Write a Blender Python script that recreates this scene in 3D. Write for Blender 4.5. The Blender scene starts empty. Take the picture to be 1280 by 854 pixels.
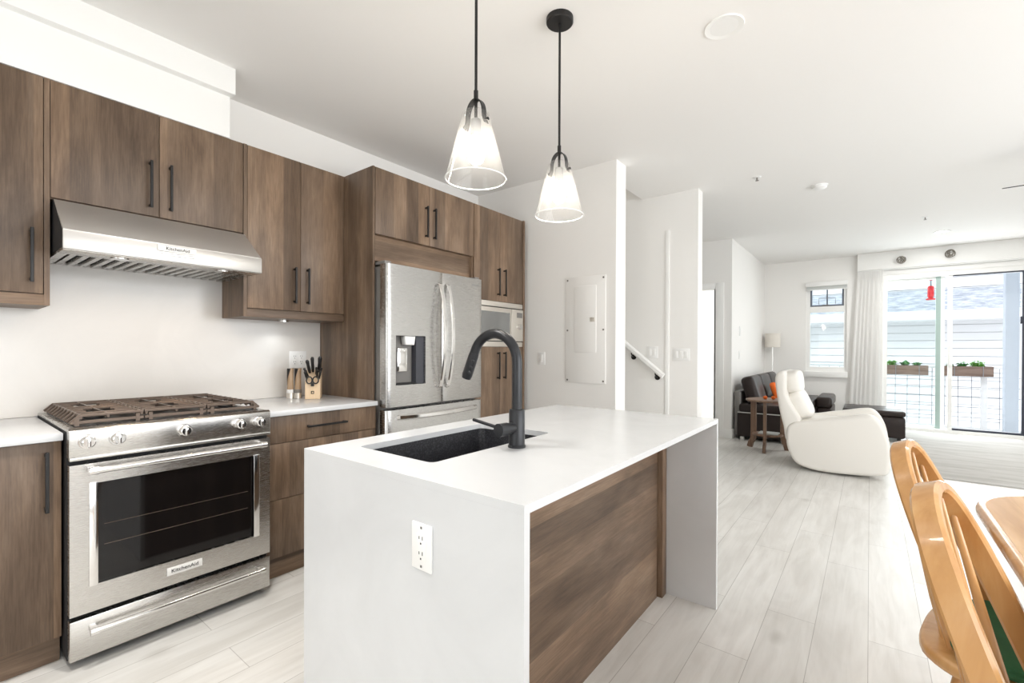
import bpy, bmesh, math, random
from mathutils import Vector, Matrix
R = random.Random(7)
sc = bpy.context.scene
COL = sc.collection
PI = math.pi
rad = math.radians

# ------------------------------------------------------------------ camera
YAW, PITCH, ROLL = 0.6593537, -4.43843e-3, 3.73465e-3
F_PX, CX, CY, CAM_H = 574.467, 642.376, 439.383, 1.22
cam_data = bpy.data.cameras.new('camera')
cam = bpy.data.objects.new('camera', cam_data); COL.objects.link(cam)
c_, s_ = math.cos(YAW), math.sin(YAW)
fw = Vector((c_*math.cos(PITCH), s_*math.cos(PITCH), math.sin(PITCH)))
r0 = Vector((s_, -c_, 0)); u0 = r0.cross(fw)
rt = r0*math.cos(ROLL) + u0*math.sin(ROLL)
up = -r0*math.sin(ROLL) + u0*math.cos(ROLL)
cam.matrix_world = Matrix(((rt.x, up.x, -fw.x, 0), (rt.y, up.y, -fw.y, 0), (rt.z, up.z, -fw.z, CAM_H), (0, 0, 0, 1)))
cam_data.sensor_width = 36; cam_data.sensor_fit = 'HORIZONTAL'
cam_data.lens = F_PX/1280*36
cam_data.shift_x = -(CX-640)/1280
cam_data.shift_y = (CY-427)/1280
cam_data.clip_start = 0.02; cam_data.clip_end = 300
sc.camera = cam

# ------------------------------------------------------------------ world, lights, exposure
sc.view_settings.view_transform = 'Standard'
sc.view_settings.look = 'None'
sc.view_settings.gamma = 1
sc.view_settings.use_curve_mapping = False
sc.view_settings.exposure = 0.54
w = bpy.data.worlds.new('sky'); sc.world = w; w.use_nodes = True
bg = w.node_tree.nodes['Background']
bg.inputs[0].default_value = (0.93, 0.97, 1.0, 1); bg.inputs[1].default_value = 2.3
sc.cycles.max_bounces = 12; sc.cycles.diffuse_bounces = 7; sc.cycles.glossy_bounces = 5
sc.cycles.transparent_max_bounces = 16; sc.cycles.transmission_bounces = 6
sc.cycles.sample_clamp_indirect = 6; sc.cycles.caustics_reflective = False; sc.cycles.caustics_refractive = False

def lamp(kind, name, loc, power, color=(1, 1, 1), rot=None, aim=None, **kw):
    d = bpy.data.lights.new(name, kind); o = bpy.data.objects.new(name, d); COL.objects.link(o)
    o.location = loc; d.energy = power; d.color = color
    if aim is not None:
        o.rotation_euler = Vector(aim).to_track_quat('-Z', 'Y').to_euler()
    elif rot: o.rotation_euler = rot
    for k, v in kw.items(): setattr(d, k, v)
    return o
# daylight at the back window and terrace door, plus added fill lights
lamp('AREA', 'daylight_back_window', (-2.5, 0.9, 1.4), 3, (0.86, 0.93, 1.0), aim=(1, 0, -0.05), shape='RECTANGLE', size=1.3, size_y=0.9)
lamp('AREA', 'side_fill_light', (1.5, -3.3, 1.45), 52, (0.99, 0.99, 1.0), aim=(-0.05, 1, 0.5), shape='RECTANGLE', size=5.0, size_y=2.0)  # added fill from the unseen right side, tilted up towards the ceiling
lamp('AREA', 'daylight_terrace_door', (9.45, -0.95, 1.25), 32, (0.95, 0.98, 1.0), aim=(-1, 0, 0), shape='RECTANGLE', size=1.5, size_y=2.3)
lamp('AREA', 'hall_room_fill_light', (7.5, 3.6, 1.5), 26, (0.97, 0.99, 1.0), aim=(-0.1, -1, 0), shape='RECTANGLE', size=1.0, size_y=1.6)  # added light that brightens the hall door and the room beyond
lamp('AREA', 'stairwell_fill_light', (4.1, 3.2, 4.3), 7, (1, 0.97, 0.92), aim=(0, 0, -1), size=0.5)  # added light without a fixture, brightens the stair wall from above
# ceiling lamps without fixtures outside the picture, added to lift dark areas
for i, (x, y, e) in enumerate([(-0.1, 1.5, 7), (0.62, 1.68, 7), (-0.6, -1.2, 7), (3.3, -1.2, 2.5), (5.6, -2.0, 10), (7.2, -2.2, 8)]):
    lamp('AREA', 'ceiling_lamp_or_fill', (x, y, 2.745), e, (1.0, 0.965, 0.92), aim=(0, 0, -1), shape='DISK', size=0.16, spread=rad(100) if y > 1 else rad(160))

# ------------------------------------------------------------------ materials
MATS = {}
def mat(name, col, rough=0.5, metal=0.0, spec=0.5, emit=None, estr=0.0, coat=0.0):
    m = bpy.data.materials.new(name); m.use_nodes = True
    b = m.node_tree.nodes['Principled BSDF']
    b.inputs['Base Color'].default_value = (*col, 1)
    b.inputs['Roughness'].default_value = rough; b.inputs['Metallic'].default_value = metal
    b.inputs['Specular IOR Level'].default_value = spec; b.inputs['Coat Weight'].default_value = coat
    if emit: b.inputs['Emission Color'].default_value = (*emit, 1); b.inputs['Emission Strength'].default_value = estr
    MATS[name] = m
    return m
def nodes(m): return m.node_tree.nodes, m.node_tree.links
def ramp(nt, stops):
    r = nt.nodes.new('ShaderNodeValToRGB'); e = r.color_ramp.elements
    while len(e) < len(stops): e.new(0.5)
    for el, (p, c) in zip(e, stops): el.position = p; el.color = (*c, 1)
    return r
def mixc(nt, mode, fac, a, b):
    n = nt.nodes.new('ShaderNodeMix'); n.data_type = 'RGBA'; n.blend_type = mode
    if isinstance(fac, (int, float)): n.inputs[0].default_value = fac
    else: nt.links.new(fac, n.inputs[0])
    for k, v in ((6, a), (7, b)):
        if isinstance(v, tuple): n.inputs[k].default_value = (*v, 1)
        else: nt.links.new(v, n.inputs[k])
    return n.outputs[2]
def coords(nt, scale, per_object=True, rot=(0, 0, 0), kind='Object'):
    tc = nt.nodes.new('ShaderNodeTexCoord'); mp = nt.nodes.new('ShaderNodeMapping')
    mp.inputs['Scale'].default_value = scale; mp.inputs['Rotation'].default_value = rot
    src = tc.outputs[kind]
    if per_object:
        oi = nt.nodes.new('ShaderNodeObjectInfo'); ml = nt.nodes.new('ShaderNodeMath'); ml.operation = 'MULTIPLY'
        ml.inputs[1].default_value = 37.0; nt.links.new(oi.outputs['Random'], ml.inputs[0])
        ad = nt.nodes.new('ShaderNodeVectorMath'); ad.operation = 'ADD'
        nt.links.new(src, ad.inputs[0]); nt.links.new(ml.outputs[0], ad.inputs[1]); src = ad.outputs[0]
    nt.links.new(src, mp.inputs['Vector'])
    return mp.outputs[0]
def noise(nt, vec, scale, detail=4, rough=0.55, dist=0.0):
    n = nt.nodes.new('ShaderNodeTexNoise'); n.inputs['Scale'].default_value = scale
    n.inputs['Detail'].default_value = detail; n.inputs['Roughness'].default_value = rough
    n.inputs['Distortion'].default_value = dist; nt.links.new(vec, n.inputs['Vector'])
    return n.outputs['Fac']
def bump(nt, b, h, strength=0.1, dist=0.002):
    n = nt.nodes.new('ShaderNodeBump'); n.inputs['Strength'].default_value = strength
    n.inputs['Distance'].default_value = dist; nt.links.new(h, n.inputs['Height'])
    nt.links.new(n.outputs[0], b.inputs['Normal'])

def laminate(name, horizontal=False):
    m = mat(name, (0.2, 0.13, 0.08), 0.42, spec=0.35); nt = m.node_tree; b = nt.nodes['Principled BSDF']
    g = 0.05
    sc_b = (0.2, 1, 1) if horizontal else (1, 1, 0.2)
    sc_f = (g, 1, 1) if horizontal else (1, 1, g)
    v1 = coords(nt, sc_b); v2 = coords(nt, sc_f)
    broad = noise(nt, v1, 8.5, 5, 0.62, 0.5)
    mid = noise(nt, v2, 34, 5, 0.6, 0.3)
    fine = noise(nt, v2, 190, 3, 0.6)
    cr = ramp(nt, [(0.25, (0.098, 0.065, 0.044)), (0.42, (0.160, 0.109, 0.073)), (0.56, (0.208, 0.144, 0.098)), (0.75, (0.270, 0.198, 0.142))])
    nt.links.new(broad, cr.inputs[0])
    # strips of board: hard-edged tone steps across the grain
    sp = nt.nodes.new('ShaderNodeSeparateXYZ'); nt.links.new(coords(nt, (1, 1, 1)), sp.inputs[0])
    ax = nt.nodes.new('ShaderNodeMath'); ax.operation = 'MULTIPLY'; ax.inputs[1].default_value = 9.6
    if horizontal: nt.links.new(sp.outputs[2], ax.inputs[0])
    else:
        sm = nt.nodes.new('ShaderNodeMath'); sm.operation = 'ADD'
        nt.links.new(sp.outputs[0], sm.inputs[0]); nt.links.new(sp.outputs[1], sm.inputs[1]); nt.links.new(sm.outputs[0], ax.inputs[0])
    fl = nt.nodes.new('ShaderNodeMath'); fl.operation = 'FLOOR'; nt.links.new(ax.outputs[0], fl.inputs[0])
    wn = nt.nodes.new('ShaderNodeTexWhiteNoise'); wn.noise_dimensions = '1D'; nt.links.new(fl.outputs[0], wn.inputs['W'])
    st = ramp(nt, [(0.0, (0.66, 0.66, 0.67)), (0.5, (1.0, 1.0, 1.0)), (1.0, (1.26, 1.235, 1.2))]); nt.links.new(wn.outputs[0], st.inputs[0])
    c1 = mixc(nt, 'MULTIPLY', 1.0, cr.outputs[0], st.outputs[0])
    mr = ramp(nt, [(0.3, (0.62, 0.59, 0.57)), (0.62, (1.1, 1.08, 1.06))]); nt.links.new(mid, mr.inputs[0])
    c2 = mixc(nt, 'MULTIPLY', 0.5, c1, mr.outputs[0])
    fr = ramp(nt, [(0.35, (0.74, 0.72, 0.71)), (0.6, (1.06, 1.05, 1.05))]); nt.links.new(fine, fr.inputs[0])
    c3 = mixc(nt, 'MULTIPLY', 0.7, c2, fr.outputs[0])
    # knots
    vo = nt.nodes.new('ShaderNodeTexVoronoi'); vo.inputs['Scale'].default_value = 2.2
    nt.links.new(coords(nt, (0.45, 1, 1) if horizontal else (1, 1, 0.45)), vo.inputs['Vector'])
    kr = ramp(nt, [(0.02, (0.45, 0.42, 0.40)), (0.11, (1, 1, 1))]); nt.links.new(vo.outputs['Distance'], kr.inputs[0])
    c4 = mixc(nt, 'MULTIPLY', 0.7, c3, kr.outputs[0])
    
    nt.links.new(c4, b.inputs['Base Color'])
    bump(nt, b, fine, 0.06)
    return m
W_V = laminate('brown_wood_laminate_upright')
W_H = laminate('brown_wood_laminate_lengthwise', True)

def plaster(name, col, rough=0.7):
    m = mat(name, col, rough, spec=0.3); nt = m.node_tree; b = nt.nodes['Principled BSDF']
    n = noise(nt, coords(nt, (1, 1, 1), False), 260, 2); bump(nt, b, n, 0.05, 0.001)
    return m
WALL = plaster('white_wall_paint', (0.84, 0.83, 0.81))
CEIL = plaster('white_ceiling_paint', (0.84, 0.83, 0.815), 0.85)
TRIM = mat('white_trim_paint', (0.85, 0.85, 0.835), 0.4)
DOORW = mat('white_door_paint', (0.85, 0.86, 0.86), 0.35)
PLASTIC = mat('white_plastic', (0.84, 0.84, 0.83), 0.35)
SLOT = mat('dark_slot', (0.03, 0.03, 0.03), 0.6)

def stone(name, col, rough):
    m = mat(name, col, rough, spec=0.5); nt = m.node_tree; b = nt.nodes['Principled BSDF']
    v = coords(nt, (1, 1, 1), False)
    r1 = ramp(nt, [(0.35, tuple(c*0.95 for c in col)), (0.65, col)]); nt.links.new(noise(nt, v, 3.0, 5, 0.6, 1.0), r1.inputs[0])
    nt.links.new(r1.outputs[0], b.inputs['Base Color'])
    return m
QUARTZ = stone('white_quartz', (0.65, 0.662, 0.675), 0.22)
SPLASH = stone('white_quartz_splash', (0.72, 0.695, 0.66), 0.18)

def steel(name, col, rough, stretch=(1, 1, 60)):
    m = mat(name, col, rough, 1.0); nt = m.node_tree; b = nt.nodes['Principled BSDF']
    n = noise(nt, coords(nt, stretch), 30, 3, 0.6)
    r1 = ramp(nt, [(0.3, (rough-0.012,)*3), (0.7, (rough+0.012,)*3)]); nt.links.new(n, r1.inputs[0])
    nt.links.new(r1.outputs[0], b.inputs['Roughness'])
    return m
STEEL = steel('brushed_stainless_steel', (0.57, 0.555, 0.53), 0.27)
STEEL_D = steel('brushed_steel_slope', (0.68, 0.665, 0.645), 0.52)
STEEL_F = steel('fridge_stainless_steel', (0.52, 0.51, 0.495), 0.27, (1, 1, 40))
STEEL_B = steel('brushed_steel_band', (0.50, 0.485, 0.465), 0.40)
CHROME = mat('polished_chrome', (0.80, 0.79, 0.78), 0.12, 1.0)
MWAVE = mat('pale_beige_steel', (0.72, 0.68, 0.62), 0.32, 0.75)
BLACKM = mat('black_metal', (0.018, 0.017, 0.017), 0.42, 0.4)
FAUCET = mat('matte_black_faucet', (0.022, 0.023, 0.026), 0.32, 0.3)
IRON = mat('cast_iron_grate', (0.135, 0.10, 0.078), 0.38, 0.55)
BLACKG = mat('black_oven_glass', (0.006, 0.005, 0.005), 0.05, 0.0, 0.4)
DARKGAP = mat('dark_gap', (0.012, 0.012, 0.013), 0.7)
GREYPLATE = mat('grey_plastic', (0.20, 0.19, 0.18), 0.4)
DARKBLUE = mat('dark_blue_plastic', (0.05, 0.052, 0.065), 0.3)
MWGLASS = mat('grey_mirror_glass', (0.33, 0.34, 0.34), 0.10, 0.7)
INK = mat('black_ink', (0.012, 0.012, 0.012), 0.9, spec=0.1)
GREYINK = mat('grey_ink', (0.30, 0.30, 0.30), 0.5)
BADGE = mat('badge_plate', (0.72, 0.71, 0.69), 0.5, 0.0)
SINKM = mat('black_granite_sink', (0.018, 0.018, 0.022), 0.45)
nt = SINKM.node_tree; rr_ = ramp(nt, [(0.45, (0.010, 0.010, 0.013)), (0.72, (0.05, 0.05, 0.058))]); nt.links.new(noise(nt, coords(nt, (1, 1, 1)), 160, 3), rr_.inputs[0]); nt.links.new(rr_.outputs[0], nt.nodes['Principled BSDF'].inputs['Base Color'])

def thin_glass(name, tint=(0.97, 0.985, 0.98), glow_haze=0.0, fres=1.45, haze_col=(1, 1, 1)):
    m = bpy.data.materials.new(name); m.use_nodes = True; nt = m.node_tree
    for n in list(nt.nodes):
        if n.type != 'OUTPUT_MATERIAL': nt.nodes.remove(n)
    out = [n for n in nt.nodes][0]
    tr = nt.nodes.new('ShaderNodeBsdfTransparent'); tr.inputs[0].default_value = (*tint, 1)
    gl = nt.nodes.new('ShaderNodeBsdfGlossy'); gl.inputs['Roughness'].default_value = 0.03
    fr = nt.nodes.new('ShaderNodeFresnel'); fr.inputs[0].default_value = fres
    mx = nt.nodes.new('ShaderNodeMixShader'); ge = nt.nodes.new('ShaderNodeNewGeometry')
    inv = nt.nodes.new('ShaderNodeMath'); inv.operation = 'SUBTRACT'; inv.inputs[0].default_value = 1.0; nt.links.new(ge.outputs['Backfacing'], inv.inputs[1])
    mu = nt.nodes.new('ShaderNodeMath'); mu.operation = 'MULTIPLY'; nt.links.new(fr.outputs[0], mu.inputs[0]); nt.links.new(inv.outputs[0], mu.inputs[1]); nt.links.new(mu.outputs[0], mx.inputs[0])
    nt.links.new(tr.outputs[0], mx.inputs[1]); nt.links.new(gl.outputs[0], mx.inputs[2])
    res = mx.outputs[0]
    if glow_haze > 0:
        tl = nt.nodes.new('ShaderNodeBsdfTranslucent'); tl.inputs[0].default_value = (*haze_col, 1)
        df = nt.nodes.new('ShaderNodeBsdfDiffuse'); df.inputs[0].default_value = (*haze_col, 1)
        m1 = nt.nodes.new('ShaderNodeMixShader'); nt.links.new(tl.outputs[0], m1.inputs[1]); nt.links.new(df.outputs[0], m1.inputs[2])
        m2 = nt.nodes.new('ShaderNodeMixShader'); m2.inputs[0].default_value = glow_haze
        nt.links.new(res, m2.inputs[1]); nt.links.new(m1.outputs[0], m2.inputs[2]); res = m2.outputs[0]
    nt.links.new(res, out.inputs[0]); MATS[name] = m
    return m
PANE = thin_glass('window_glass', (0.95, 0.985, 0.98))
SHADE = thin_glass('pendant_glass', (0.99, 0.99, 0.985), 0.02)  # slight white scatter in clear glass stands in for the bulb's glow
FEEDGL = mat('red_plastic', (0.75, 0.02, 0.03), 0.25)
BULB = mat('lit_bulb', (1, 1, 1), 0.4, emit=(1.0, 0.92, 0.80), estr=100)
WARMLED = mat('warm_lit_lens', (1, 1, 1), 0.4, emit=(1.0, 0.86, 0.66), estr=14)
COOLLED = mat('cool_lit_lens', (1, 1, 1), 0.4, emit=(0.92, 0.96, 1.0), estr=7)
LED = mat('white_lit_lens', (1, 1, 1), 0.4, emit=(1, 1, 1), estr=5)

# floor planks
FLOOR = mat('pale_plank_floor', (0.6, 0.57, 0.53), 0.38, spec=0.4); nt = FLOOR.node_tree; b = nt.nodes['Principled BSDF']
v = coords(nt, (1, 1, 1), False)
bk = nt.nodes.new('ShaderNodeTexBrick'); nt.links.new(v, bk.inputs['Vector'])
bk.offset = 0.37; bk.inputs['Scale'].default_value = 1; bk.inputs['Brick Width'].default_value = 1.22; bk.inputs['Row Height'].default_value = 0.187
bk.inputs['Mortar Size'].default_value = 0.0014; bk.inputs['Mortar Smooth'].default_value = 0.3
bk.inputs['Color1'].default_value = (0.655, 0.645, 0.62, 1); bk.inputs['Color2'].default_value = (0.72, 0.71, 0.685, 1); bk.inputs['Mortar'].default_value = (0.40, 0.385, 0.36, 1)
vg = coords(nt, (0.07, 1, 1), False)
g1 = noise(nt, vg, 26, 5, 0.6, 0.8); g2 = noise(nt, coords(nt, (0.25, 1, 1), False), 7, 3, 0.5, 1.4)
gr1 = ramp(nt, [(0.3, (0.80, 0.785, 0.765)), (0.62, (1.06, 1.06, 1.06))]); nt.links.new(g1, gr1.inputs[0])
gr2 = ramp(nt, [(0.33, (0.88, 0.87, 0.855)), (0.6, (1.03, 1.03, 1.03))]); nt.links.new(g2, gr2.inputs[0])
cc = mixc(nt, 'MULTIPLY', 0.8, mixc(nt, 'MULTIPLY', 0.38, bk.outputs['Color'], gr1.outputs[0]), gr2.outputs[0])
vk_ = nt.nodes.new('ShaderNodeTexVoronoi'); vk_.inputs['Scale'].default_value = 2.6; nt.links.new(coords(nt, (0.5, 1, 1), False), vk_.inputs['Vector'])
kk_ = ramp(nt, [(0.02, (0.62, 0.60, 0.57)), (0.10, (1, 1, 1))]); nt.links.new(vk_.outputs['Distance'], kk_.inputs[0]); cc = mixc(nt, 'MULTIPLY', 0.6, cc, kk_.outputs[0])
nt.links.new(cc, b.inputs['Base Color']); bump(nt, b, g1, 0.03, 0.001)

def fabric(name, col, rough=0.85, scale=300, amp=0.15, dist=0.001, big=0):
    m = mat(name, col, rough, spec=0.25); nt = m.node_tree; b = nt.nodes['Principled BSDF']
    n = noise(nt, coords(nt, (1, 1, 1)), scale, 3); bump(nt, b, n, amp, dist)
    if big:
        k = noise(nt, coords(nt, (1, 1, 1)), big, 4, 0.6); r1 = ramp(nt, [(0.3, tuple(c*0.86 for c in col)), (0.7, tuple(min(1, c*1.08) for c in col))])
        nt.links.new(k, r1.inputs[0]); nt.links.new(r1.outputs[0], b.inputs['Base Color'])
    return m
RUG = fabric('pale_grey_carpet', (0.56, 0.545, 0.52), 0.95, 420, 0.5, 0.004)
nt = RUG.node_tree; b = nt.nodes['Principled BSDF']
r1 = ramp(nt, [(0.3, (0.36, 0.35, 0.33)), (0.5, (0.47, 0.46, 0.44)), (0.7, (0.53, 0.52, 0.505))]); nt.links.new(noise(nt, coords(nt, (1, 0.16, 1), False), 9, 6, 0.68, 0.6), r1.inputs[0]); nt.links.new(r1.outputs[0], b.inputs['Base Color'])
CREAM = fabric('cream_leather', (0.76, 0.735, 0.69), 0.5, 60, 0.06, 0.002)
BROWNL = fabric('dark_brown_leather', (0.028, 0.020, 0.018), 0.34, 70, 0.12, 0.002, 6)
PIPING = mat('pale_piping', (0.62, 0.60, 0.57), 0.5)
ORANGE = fabric('orange_fabric', (0.80, 0.16, 0.03))
CURTAIN = mat('white_curtain_cloth', (0.93, 0.925, 0.91), 0.9, spec=0.2)
BLIND = fabric('pale_blind_cloth', (0.55, 0.57, 0.56), 0.8)
LAMPSH = fabric('cream_lamp_shade', (0.74, 0.70, 0.64), 0.8)
GREEN = fabric('dark_green_cushion', (0.035, 0.135, 0.06), 0.8, 120, 0.4, 0.003, 14)
def wood(name, stops, sx=(0.06, 1, 1), rough=0.35, sc1=16, coat=0.0):
    m = mat(name, stops[1][1], rough, coat=coat); nt = m.node_tree; b = nt.nodes['Principled BSDF']
    n = noise(nt, coords(nt, sx), sc1, 5, 0.6, 0.6); r1 = ramp(nt, stops); nt.links.new(n, r1.inputs[0]); nt.links.new(r1.outputs[0], b.inputs['Base Color'])
    return m
MAPLE = wood('honey_varnished_wood', [(0.25, (0.47, 0.225, 0.075)), (0.5, (0.60, 0.325, 0.125)), (0.75, (0.69, 0.42, 0.19))], (1, 1, 0.08), 0.22, 14, 0.3)
MAPLE_H = wood('honey_varnished_tabletop', [(0.32, (0.40, 0.205, 0.08)), (0.5, (0.56, 0.33, 0.15)), (0.68, (0.66, 0.44, 0.235))], (0.1, 1, 1), 0.45, 12, 0.0)
WALNUT = wood('brown_side_table_wood', [(0.25, (0.12, 0.065, 0.04)), (0.5, (0.21, 0.125, 0.08)), (0.75, (0.32, 0.21, 0.145))], (1, 1, 0.2), 0.45, 14)
BEECH = wood('pale_block_wood', [(0.25, (0.66, 0.46, 0.28)), (0.5, (0.74, 0.56, 0.37)), (0.75, (0.80, 0.64, 0.46))], (1, 1, 0.1), 0.45, 20)
MILLW = wood('tan_mill_wood', [(0.25, (0.30, 0.19, 0.11)), (0.5, (0.42, 0.29, 0.18)), (0.75, (0.52, 0.38, 0.26))], (1, 1, 0.2), 0.3, 30)
TWIG = mat('grey_brown_twig', (0.22, 0.20, 0.17), 0.7)
SIDING = mat('white_lap_siding', (0.66, 0.665, 0.68), 0.6)
SHINGLE = mat('grey_shingles', (0.30, 0.32, 0.36), 0.9)
nt = SHINGLE.node_tree; r1 = ramp(nt, [(0.35, (0.20, 0.22, 0.26)), (0.65, (0.42, 0.44, 0.48))]); nt.links.new(noise(nt, coords(nt, (1, 0.5, 1)), 9, 4, 0.7), r1.inputs[0]); nt.links.new(r1.outputs[0], nt.nodes['Principled BSDF'].inputs['Base Color'])
DECK = mat('pale_deck', (0.55, 0.55, 0.54), 0.7)
POSTM = mat('pale_blue_post', (0.52, 0.58, 0.66), 0.6)
RAILW = mat('white_rail', (0.82, 0.83, 0.85), 0.4)
WIRE = mat('grey_wire', (0.25, 0.27, 0.30), 0.4, 0.3)
FRAMEB = mat('dark_blue_frame', (0.030, 0.036, 0.055), 0.4)
FRAMEG = mat('slate_window_frame', (0.14, 0.16, 0.20), 0.4)
FRAMET = mat('pale_green_glass_edge', (0.36, 0.47, 0.44), 0.3)
PLANTW = wood('weathered_planter_wood', [(0.25, (0.13, 0.085, 0.065)), (0.5, (0.21, 0.145, 0.115)), (0.75, (0.30, 0.22, 0.18))], (1, 0.1, 1), 0.8, 14)
SOIL = mat('dark_soil', (0.03, 0.02, 0.015), 0.9)
LEAF = mat('fresh_green_leaf', (0.16, 0.42, 0.06), 0.5)
LEAFD = mat('mid_green_leaf', (0.07, 0.25, 0.06), 0.5)
KNIFE = mat('black_knife_handle', (0.014, 0.013, 0.013), 0.3)

# ------------------------------------------------------------------ geometry helpers (coordinates of the place, unless a root is turned)
def new(): return bmesh.new()
def _f(bm, vs):
    try: return bm.faces.new(vs)
    except ValueError: return None
def box(bm, x0, x1, y0, y1, z0, z1, bev=0.0, seg=2):
    if bev > 0:
        t = new(); box(t, x0, x1, y0, y1, z0, z1)
        bmesh.ops.bevel(t, geom=t.edges[:], offset=bev, segments=seg, affect='EDGES', profile=0.5)
        merge(bm, t); return bm
    v = [bm.verts.new((x, y, z)) for x in (x0, x1) for y in (y0, y1) for z in (z0, z1)]
    for q in ((0, 1, 3, 2), (4, 6, 7, 5), (0, 4, 5, 1), (2, 3, 7, 6), (0, 2, 6, 4), (1, 5, 7, 3)): _f(bm, [v[i] for i in q])
    return bm
def merge(bm, t):
    mp = {v: bm.verts.new(v.co) for v in t.verts}
    for f in t.faces: _f(bm, [mp[v] for v in f.verts])
    t.free()
def prism(bm, pts, axis, a, b, bev=0.0, seg=2):
    """polygon extruded along an axis; pts are the two other coordinates in order (x: y,z; y: x,z; z: x,y)"""
    t = new()
    def mk(p, h): return {'x': (h, p[0], p[1]), 'y': (p[0], h, p[1]), 'z': (p[0], p[1], h)}[axis]
    A = [t.verts.new(mk(p, a)) for p in pts]; B = [t.verts.new(mk(p, b)) for p in pts]
    n = len(pts); _f(t, A[::-1]); _f(t, B)
    for i in range(n): _f(t, [A[i], A[(i+1) % n], B[(i+1) % n], B[i]])
    bmesh.ops.recalc_face_normals(t, faces=t.faces[:])
    if bev > 0:
        es = [e for e in t.edges if len(e.link_faces) == 2 and e.calc_face_angle(0) > rad(40)]
        bmesh.ops.bevel(t, geom=es, offset=bev, segments=seg, affect='EDGES', profile=0.5)
    merge(bm, t); return bm
def frames(pts, normal=None):
    out = []; n = len(pts); pts = [Vector(p) for p in pts]; prev = None
    for i in range(n):
        t = (pts[min(i+1, n-1)]-pts[max(i-1, 0)]).normalized()
        if normal is not None: nn = Vector(normal); nn = (nn-t*nn.dot(t)).normalized()
        elif prev is None:
            nn = Vector((0, 0, 1)) if abs(t.z) < 0.9 else Vector((1, 0, 0)); nn = (nn-t*nn.dot(t)).normalized()
        else: nn = (prev-t*prev.dot(t)).normalized()
        prev = nn; out.append((pts[i], t, nn, t.cross(nn)))
    return out
def tube(bm, pts, r, seg=10, cap=True, closed=False):
    fr = frames(pts); rings = []
    for i, (p, t, n, bn) in enumerate(fr):
        rr = r[i] if isinstance(r, (list, tuple)) else r
        rings.append([bm.verts.new(p+(n*math.cos(2*PI*k/seg)+bn*math.sin(2*PI*k/seg))*rr) for k in range(seg)])
    for i in range(len(rings)-1):
        for k in range(seg): _f(bm, [rings[i][k], rings[i][(k+1) % seg], rings[i+1][(k+1) % seg], rings[i+1][k]])
    if closed:
        for k in range(seg): _f(bm, [rings[-1][k], rings[-1][(k+1) % seg], rings[0][(k+1) % seg], rings[0][k]])
    elif cap: _f(bm, rings[0][::-1]); _f(bm, rings[-1])
    return bm
def sweep(bm, pts, normal, wide, thick, ch=0.25):
    """rectangular ribbon with softened corners; `wide` along the given normal"""
    fr = frames(pts, normal); rings = []
    for i, (p, t, n, bn) in enumerate(fr):
        w_ = (wide[i] if isinstance(wide, (list, tuple)) else wide)/2; h = thick/2; c = min(w_, h)*ch*2
        prof = [(w_-c, -h), (w_, -h+c), (w_, h-c), (w_-c, h), (-w_+c, h), (-w_, h-c), (-w_, -h+c), (-w_+c, -h)]
        rings.append([bm.verts.new(p+n*a+bn*d) for a, d in prof])
    m = 8
    for i in range(len(rings)-1):
        for k in range(m): _f(bm, [rings[i][k], rings[i][(k+1) % m], rings[i+1][(k+1) % m], rings[i+1][k]])
    _f(bm, rings[0][::-1]); _f(bm, rings[-1]); return bm
def lathe(bm, prof, c=(0, 0, 0), seg=28, axis='z', close=False):
    rings = []
    for r, h in prof:
        ring = []
        for k in range(seg):
            a = 2*PI*k/seg; u, v = r*math.cos(a), r*math.sin(a)
            co = {'z': (u, v, h), 'y': (u, h, v), 'x': (h, u, v)}[axis]
            ring.append(bm.verts.new((c[0]+co[0], c[1]+co[1], c[2]+co[2])))
        rings.append(ring)
    pr = list(range(len(rings)-1))
    for i in pr:
        for k in range(seg): _f(bm, [rings[i][k], rings[i][(k+1) % seg], rings[i+1][(k+1) % seg], rings[i+1][k]])
    if close:
        for k in range(seg): _f(bm, [rings[-1][k], rings[-1][(k+1) % seg], rings[0][(k+1) % seg], rings[0][k]])
    else: _f(bm, rings[0][::-1]); _f(bm, rings[-1])
    return bm
def cyl(bm, p0, p1, r, seg=16): return tube(bm, [p0, p1], r, seg)
def pillow(bm, c, r, e=0.45, mtx=None, nu=28, nv=16):
    """superellipsoid cushion"""
    def sp(x, p): return math.copysign(abs(x)**p, x)
    rows = []
    for j in range(nv+1):
        v_ = -PI/2+PI*j/nv; row = []
        for i in range(nu):
            u_ = 2*PI*i/nu
            p = Vector((r[0]*sp(math.cos(v_), e)*sp(math.cos(u_), e), r[1]*sp(math.cos(v_), e)*sp(math.sin(u_), e), r[2]*sp(math.sin(v_), e)))
            if mtx: p = mtx @ p
            row.append(bm.verts.new(p+Vector(c)))
        rows.append(row)
    for j in range(nv):
        for i in range(nu): _f(bm, [rows[j][i], rows[j][(i+1) % nu], rows[j+1][(i+1) % nu], rows[j+1][i]])
    bmesh.ops.remove_doubles(bm, verts=bm.verts[:], dist=1e-5)
    return bm
def spline(pts, n=6, closed=True):
    """Catmull-Rom through 2D points"""
    out = []; m = len(pts)
    rng = range(m) if closed else range(m-1)
    for i in rng:
        P = [pts[(i+k-1) % m] if closed else pts[min(max(i+k-1, 0), m-1)] for k in range(4)]
        for k in range(n):
            t = k/n
            out.append(tuple(0.5*((2*P[1][d])+(-P[0][d]+P[2][d])*t+(2*P[0][d]-5*P[1][d]+4*P[2][d]-P[3][d])*t*t+(-P[0][d]+3*P[1][d]-3*P[2][d]+P[3][d])*t**3) for d in range(len(P[1]))))
    if not closed: out.append(tuple(pts[-1]))
    return out
def xform(bm, m):
    bmesh.ops.transform(bm, matrix=m, verts=bm.verts[:]); return bm

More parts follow.
